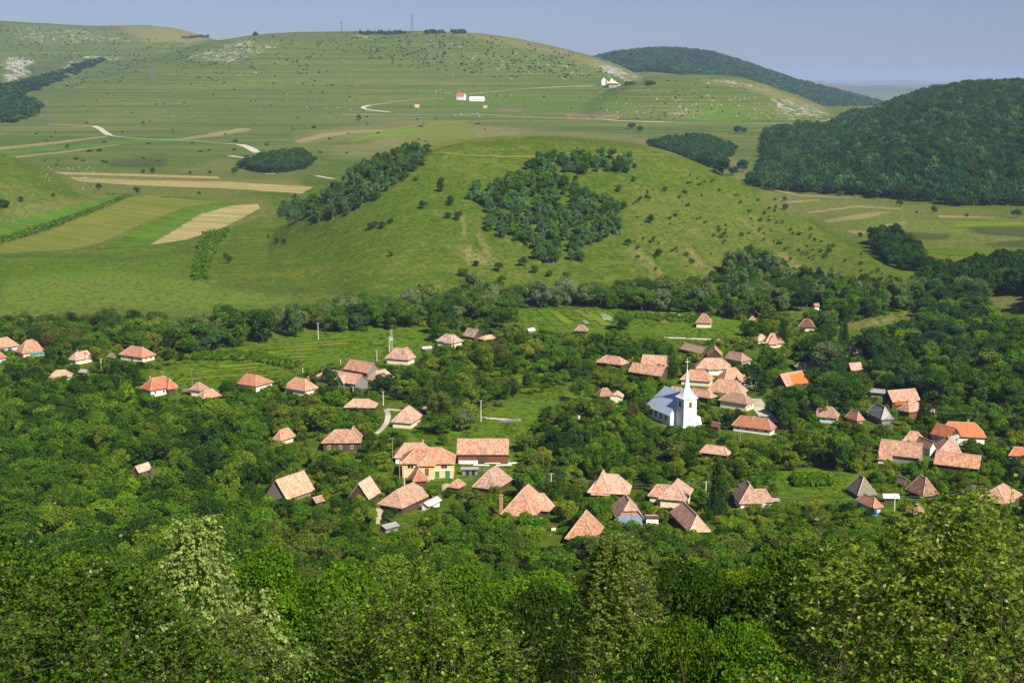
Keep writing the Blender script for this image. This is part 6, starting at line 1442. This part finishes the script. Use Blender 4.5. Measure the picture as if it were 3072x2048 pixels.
for u, v, lb in [(1722, 1240, 'small white gravestone in the orchard west of the church'), (1738, 1266, 'taller white gravestone with dark sides in the orchard west of the church')]:
    x, y, z = at(u, v); root = empty('gravestone', (x, y, z), R(20)); tag(root, lb, 'gravestone')
    MB().box(-.45, .45, -.2, .2, -.2, 2.3 if v > 1250 else 1.5).build('slab', WALLM['white'], root); MB().box(-.6, .6, -.35, .35, -.3, .25).build('plinth', WALLM['greygreen'], root)
x, y, z = at(1659, 1590); root = empty('beehive', (x, y, z), R(15)); tag(root, 'little white beehive box with brown lid on the lawn by the large steep pale roof', 'beehive')
MB().box(-.6, .6, -.5, .5, .1, 1.0).build('box', WALLM['cream'], root); MB().box(-.75, .75, -.65, .65, 1.0, 1.15).build('lid', WALLM['brownwood'], root)
x, y, z = at(2618, 1545); root = empty('tarpaulin_cover', (x, y, z)); tag(root, 'bright blue tarpaulin over a pile below the orange-tiled roof', 'tarpaulin')
MB().add([(-1, -.8, 0), (1.1, -.9, 0), (1, .8, .1), (-.9, .9, .1), (-.7, -.4, 1.5), (.8, -.5, 1.7), (.7, .5, 1.6), (-.6, .5, 1.4)], [(0, 1, 5, 4), (1, 2, 6, 5), (2, 3, 7, 6), (3, 0, 4, 7), (4, 5, 6, 7)]).build('sheet', mat_plain('blue_tarp', (.03, .14, .50), (.05, .20, .62), 2, .5, .4), root)
MB().box(-.6, .6, -.4, .4, -.1, 1.3).build('pile', WALLM['wood'], root)

# bare trees
def bare_tree(u, v, h, label, seed, mat=M_DEAD):
    g = random.Random(seed); x, y, z = at(u, v); root = empty('bare_tree', (x, y, z)); tag(root, label, 'tree')
    tr = MB().tube([(0, 0, -.3), (.1, 0, h * .3), (.05, .1, h * .5)], [.22, .16, .11], 7); tr.build('trunk', mat, root)
    b = MB()
    def rec(p, d, l, r, k):
        q = p + d * l; b.tube([p, p + d * l * .5 + Vector((g.uniform(-.05, .05), g.uniform(-.05, .05), .02)) * l, q], [r, r * .8, r * .5], 4 if k < 2 else 3, cap=False)
        if k >= 4: return
        for _ in range(3 if k < 3 else 4):
            nd = (d + Vector((g.uniform(-.7, .7), g.uniform(-.7, .7), g.uniform(-.15, .55)))).normalized(); rec(p + d * l * g.uniform(.5, 1), nd, l * .62, r * .55, k + 1)
    for k in range(6):
        a = k * 1.05; rec(Vector((.05, .05, h * (.2 + .05 * k))), Vector((math.cos(a) * .6, math.sin(a) * .6, .8)).normalized(), h * .34, .08, 1)
    b.build('branches', mat, root)
bare_tree(462, 1492, 9.5, 'leafless brown-grey tree in the western wood below the lone bright barn', 3)
bare_tree(1540, 935, 9, 'leafless pale tree at the foot of the round hill', 5)
bare_tree(2672, 1290, 6, 'small leafless tree in front of the grey shingled cottage', 6)
# ------------------------------------------------------------------ foreground trees built branch by branch
def leaf_mesh(name, P, D, L_, wid, mat, tone, g, fold=.25):
    """pointed leaves: base P, direction D, length L_"""
    n = len(P); up = g.normal(size=(n, 3)) * .6 + np.array([0, 0, 1.0])
    s = np.cross(D, up); s /= np.linalg.norm(s, axis=1)[:, None] + 1e-9; nn = np.cross(s, D)
    l = L_[:, None]; w = l * wid
    V = np.stack([P, P + D * l * .45 + s * w - nn * w * -fold, P + D * l - nn * l * .12, P + D * l * .45 - s * w - nn * w * -fold, P + D * l * .5], 1).reshape(-1, 3)
    i = np.arange(n)[:, None] * 5
    Q = np.concatenate([i + np.array([[0, 1, 2, 4]]), i + np.array([[0, 4, 2, 3]])])
    return mesh_np(name, V, Q, mat, tone=np.repeat(tone, 5))
def leafy(name, label, cat, base, h, rx, ry, seed, leaf, nleaf, tone, wid=.30, stems=5, droop=.0, erect=.5, bark=None, low=.12, shoots=0, comp=False, lean=(0, 0), per=9, top='round', bright=0.0, sparse=.0):
    g = random.Random(seed); gn = np.random.default_rng(seed)
    root = empty(name, base); tag(root, label, cat)
    wood = MB(); LP, LD, LT = [], [], []
    ntw = nleaf // per
    def limb(p0, p1, r0, r1, sag=0.0, seg=5):
        pts = []; k = Vector((g.uniform(-1, 1), g.uniform(-1, 1), g.uniform(-.3, .6))) * (p1 - p0).length * .10
        for i in range(seg + 1):
            t = i / seg; q = p0.lerp(p1, t) + k * math.sin(t * math.pi); q.z -= sag * t * t; pts.append(q)
        wood.tube(pts, [r0 + (r1 - r0) * i / seg for i in range(seg + 1)], 5 if r0 > .02 else 4, cap=False); return pts
    ends = []
    for sidx in range(stems):
        a = 2 * math.pi * sidx / stems + g.uniform(-.4, .4); f = g.uniform(.25, .55)
        b0 = Vector((g.uniform(-.15, .15), g.uniform(-.15, .15), -.3)); b1 = Vector((rx * f * math.cos(a) + lean[0], ry * f * math.sin(a) + lean[1], h * g.uniform(.55, .85)))
        pts = limb(b0, b1, .005 * h + .008, .010, seg=7)
        for j in range(6):
            q = pts[2 + g.randrange(6)]; a2 = a + g.uniform(-1.5, 1.5)
            e = q + Vector((rx * .45 * math.cos(a2), ry * .45 * math.sin(a2), h * g.uniform(.02, .26) * erect * 2))
            p2 = limb(q, e, .010, .005, droop * .3, 5); ends += p2[2:]
    ends = [e for e in ends]
    k0 = 0
    while k0 < ntw:
        k0 += 1
        # twig target in the crown shell
        th = gn.uniform(0, 2 * math.pi); zc = gn.uniform(-.85, 1.0)
        if top == 'cone': w = .12 + .88 * ((1 - zc) / 2) ** .7
        elif top == 'spire': w = .10 + .75 * ((1 - zc) / 2) ** .5
        else: w = math.sqrt(max(0, 1 - zc * zc)) * (1.0 if zc > 0 else 1.05)
        rr = w * math.sqrt(gn.uniform(.12, 1.08)); lump = 1 + .16 * math.sin(th * 3 + seed) + .12 * math.sin(th * 7 + zc * 6 + seed)
        if sparse and vnoise(th * 3.1 + 40, zc * 4.3 + seed * 1.7) < sparse: continue
        c = Vector((rx * rr * lump * math.cos(th) + lean[0], ry * rr * lump * math.sin(th) + lean[1], h * low + (h * (1 - low)) * (zc + .85) / 1.85 * (1 + .05 * math.sin(th * 5 + 2 * seed))))
        out = Vector((math.cos(th), math.sin(th), .35 + g.uniform(-.5, .9) * 1.0)); out.normalize(); out.z -= droop * .7; out.normalize()
        tl = leaf * per * .34 * g.uniform(.7, 1.4)
        p0 = c - out * tl * .6; p1 = c + out * tl * .4
        if k0 % 14 == 0 and ends:
            e = min(g.sample(ends, min(14, len(ends))), key=lambda q: (q - p0).length)
            if (e - p0).length < rx * .8: limb(e, p0, .0045, .003, 0, 3)
        wood.tube([p0, p0.lerp(p1, .5) + Vector((0, 0, .02)), p1], [.003, .0025, .0015], 3, cap=False)
        ct = g.random()
        for q in range(per):
            t = (q + .5) / per; P = p0.lerp(p1, t); az = q * 2.4 + g.random()
            sd = Vector((math.cos(az), math.sin(az), g.uniform(-.2, .5))); d = (out * .7 + sd * .9); d.z -= droop; d.normalize()
            LP.append(P); LD.append(d); LT.append(min(1, max(0, ct * .5 + g.random() * .5 + bright * (zc > 0))))
    if shoots:
        for s_ in range(shoots):
            e = ends[g.randrange(len(ends))]; d = Vector((g.uniform(-.6, .6), g.uniform(-.6, .3), 1)).normalized(); l = h * g.uniform(.18, .34)
            base_ = Vector((e.x, e.y, h * g.uniform(.75, .9))); pts = limb(base_, base_ + d * l, .007, .002, l * .15, 6)
            for i in range(1, 7):
                for q in range(3): 
                    az = g.random() * 6.28; dd = Vector((math.cos(az), math.sin(az), .3)).normalized(); LP.append(pts[i]); LD.append(dd); LT.append(.5 + .5 * g.random())
    wood.build('branches', bark or M_BARK, root)
    LP = np.array([tuple(p) for p in LP]); LD = np.array([tuple(p) for p in LD]); LD /= np.linalg.norm(LD, axis=1)[:, None]
    me = leaf_mesh('leaves', LP, LD, leaf * gn.uniform(.6, 1.3, len(LP)), wid, M_LEAFN, np.array(LT), gn)
    o = bpy.data.objects.new('leaves', me); COL.objects.link(o); o.parent = root; o.color = tuple(PAL[tone] if isinstance(tone, str) else tone) + (1,)
    return root
M_LEAFN = mat_leaf('near_leaves', 'object', 0.02, .42)
M_REDBARK = mat_plain('plum_bark', (0.07, 0.045, 0.03), (0.13, 0.085, 0.06), 6)
def spot(u, d): return ((u - 1536) / F * d / CP * .985, d)
def gz(x, y): return float(Z(x, y))
def place(u, d, vtop):
    x, y = spot(u, d); z = gz(x, y); return (x, y, z), float(z_at(vtop, y)) - z
p, h = place(2960, 15, 1560)
leafy('plum_tree', 'near plum tree with reddish branches and pale yellow-green leaves', 'tree', p, h, 2.35, 2.0, 11, .056, 52000, (0.145, 0.225, 0.012), .34, 4, .05, .5, M_REDBARK, .10, 22, per=8, sparse=.30)
p, h = place(2560, 17, 1700)
leafy('plum_tree', 'lower leafy plum branches reaching out from the near plum tree', 'tree', p, h, 1.25, 1.5, 12, .055, 24000, (0.13, 0.215, 0.010), .32, 3, .05, .5, M_REDBARK, .05, 8, per=8, sparse=.25)
p, h = place(250, 19, 1740)
leafy('hazel_bush', 'dark leafy bush filling the near western corner', 'bush', p, h, 2.4, 1.8, 21, .064, 46000, (0.070, 0.145, 0.006), .40, 7, .1, .5, None, .05, 12, per=8, sparse=.22)
p, h = place(-60, 22, 1640)
leafy('hazel_bush', 'taller dark bush cut off by the western picture edge', 'bush', p, h, 2.4, 1.8, 22, .066, 24000, (0.058, 0.128, 0.006), .40, 6, .1, .5, None, .05, 8, per=8, sparse=.2)
p, h = place(640, 21, 1900)
leafy('hazel_bush', 'low dark bush in front of the pale leaved poplar', 'bush', p, h, 1.7, 1.4, 23, .064, 18000, (0.095, 0.145, 0.008), .38, 6, .1, .5, None, .05, 8, per=8, sparse=.25)
p, h = place(545, 36, 1585)
leafy('poplar_tree', 'young poplar with glittering pale yellow leaves above the dark bushes', 'tree', p, h, 2.3, 2.0, 31, .095, 19000, (0.24, 0.32, 0.07), .42, 3, .75, .6, None, .15, 0, per=8, top='cone', sparse=.22)
p, h = place(745, 34, 1800)
leafy('poplar_tree', 'lower pale leaved poplar shoot to the east of the taller poplar', 'tree', p, h, 1.9, 1.6, 32, .092, 12000, (0.24, 0.32, 0.07), .42, 3, .75, .6, None, .1, 0, per=8, top='spire', sparse=.22)
p, h = place(890, 33, 1960)
leafy('poplar_tree', 'lowest pale leaved poplar tip at the bottom edge', 'tree', p, h, .7, .7, 33, .095, 4000, (0.24, 0.32, 0.07), .42, 3, .75, .6, None, .1, 0, per=8, top='spire')
p, h = place(1230, 18.5, 1745)
leafy('wild_rose_bush', 'arching yellow-green rose bush with long thin shoots at the bottom centre', 'bush', p, h, 1.55, 1.4, 41, .047, 36000, (0.125, 0.215, 0.008), .38, 8, .05, .6, None, .03, 26, per=8, sparse=.2)
p, h = place(1480, 19.5, 1880)
leafy('wild_rose_bush', 'smaller rose bush touching the arching yellow-green one', 'bush', p, h, 1.0, 1.1, 42, .047, 18000, (0.105, 0.19, 0.008), .38, 6, .05, .6, None, .03, 12, per=8, sparse=.2)
p, h = place(1000, 20, 1850)
leafy('wild_rose_bush', 'rose bush between the poplars and the arching yellow-green one', 'bush', p, h, 1.2, 1.2, 43, .05, 20000, (0.09, 0.18, 0.008), .38, 6, .05, .6, None, .03, 8, per=8, sparse=.2)
p, h = place(1860, 46, 1635)
leafy('pear_tree', 'conical olive-green tree with fine dense leaves at the bottom centre', 'tree', p, h, 3.0, 2.6, 51, .10, 46000, (0.150, 0.210, 0.030), .34, 6, .15, .9, None, .15, 10, per=8, top='cone', sparse=.24)
for u, d, vt, r, t, kd, lb, nm in [(2130, 62, 1640, 4.2, 'dark', 'near', 'very dark dense walnut tree beside the conical olive-green tree', 'walnut_tree'), (2290, 40, 1790, 1.9, 'fresh', 'near', 'bright green round acacia between the walnut and the near plum', 'acacia_tree'), (2120, 40, 1800, 2.3, 'mid', 'near', 'olive shaded tree in front of the walnut tree', 'pear_tree'),
                               (1600, 60, 1700, 3.6, 'dark', 'near', 'dark tree between the rose bushes and the conical olive-green tree', 'walnut_tree'), (2450, 58, 1600, 4.0, 'deep', 'near', 'deep green tree behind the lower plum branches', 'walnut_tree'), (300, 52, 1640, 3.4, 'deep', 'near', 'deep green tree behind the western bushes', 'acacia_tree'),
                               (1000, 58, 1640, 4.2, 'fresh', 'near', 'fresh green acacia behind the lowest poplar tip', 'acacia_tree'), (1330, 62, 1640, 4.0, 'mid', 'near', 'mid green acacia above the arching rose bush', 'acacia_tree'), (720, 60, 1620, 4.0, 'fresh', 'near', 'acacia with feathery leaves east of the tall poplar', 'acacia_tree'),
                               (60, 60, 1560, 4.0, 'mid', 'near', 'acacia above the taller dark bush at the western edge', 'acacia_tree'), (2900, 60, 1580, 4.5, 'deep', 'near', 'deep green tree glimpsed behind the near plum tree', 'walnut_tree')]:
    (x, y, z), h = place(u, d, vt); tree(nm, x, y, h + .15, r, kd, t, lb, None, z=z, lowcrown=.15)
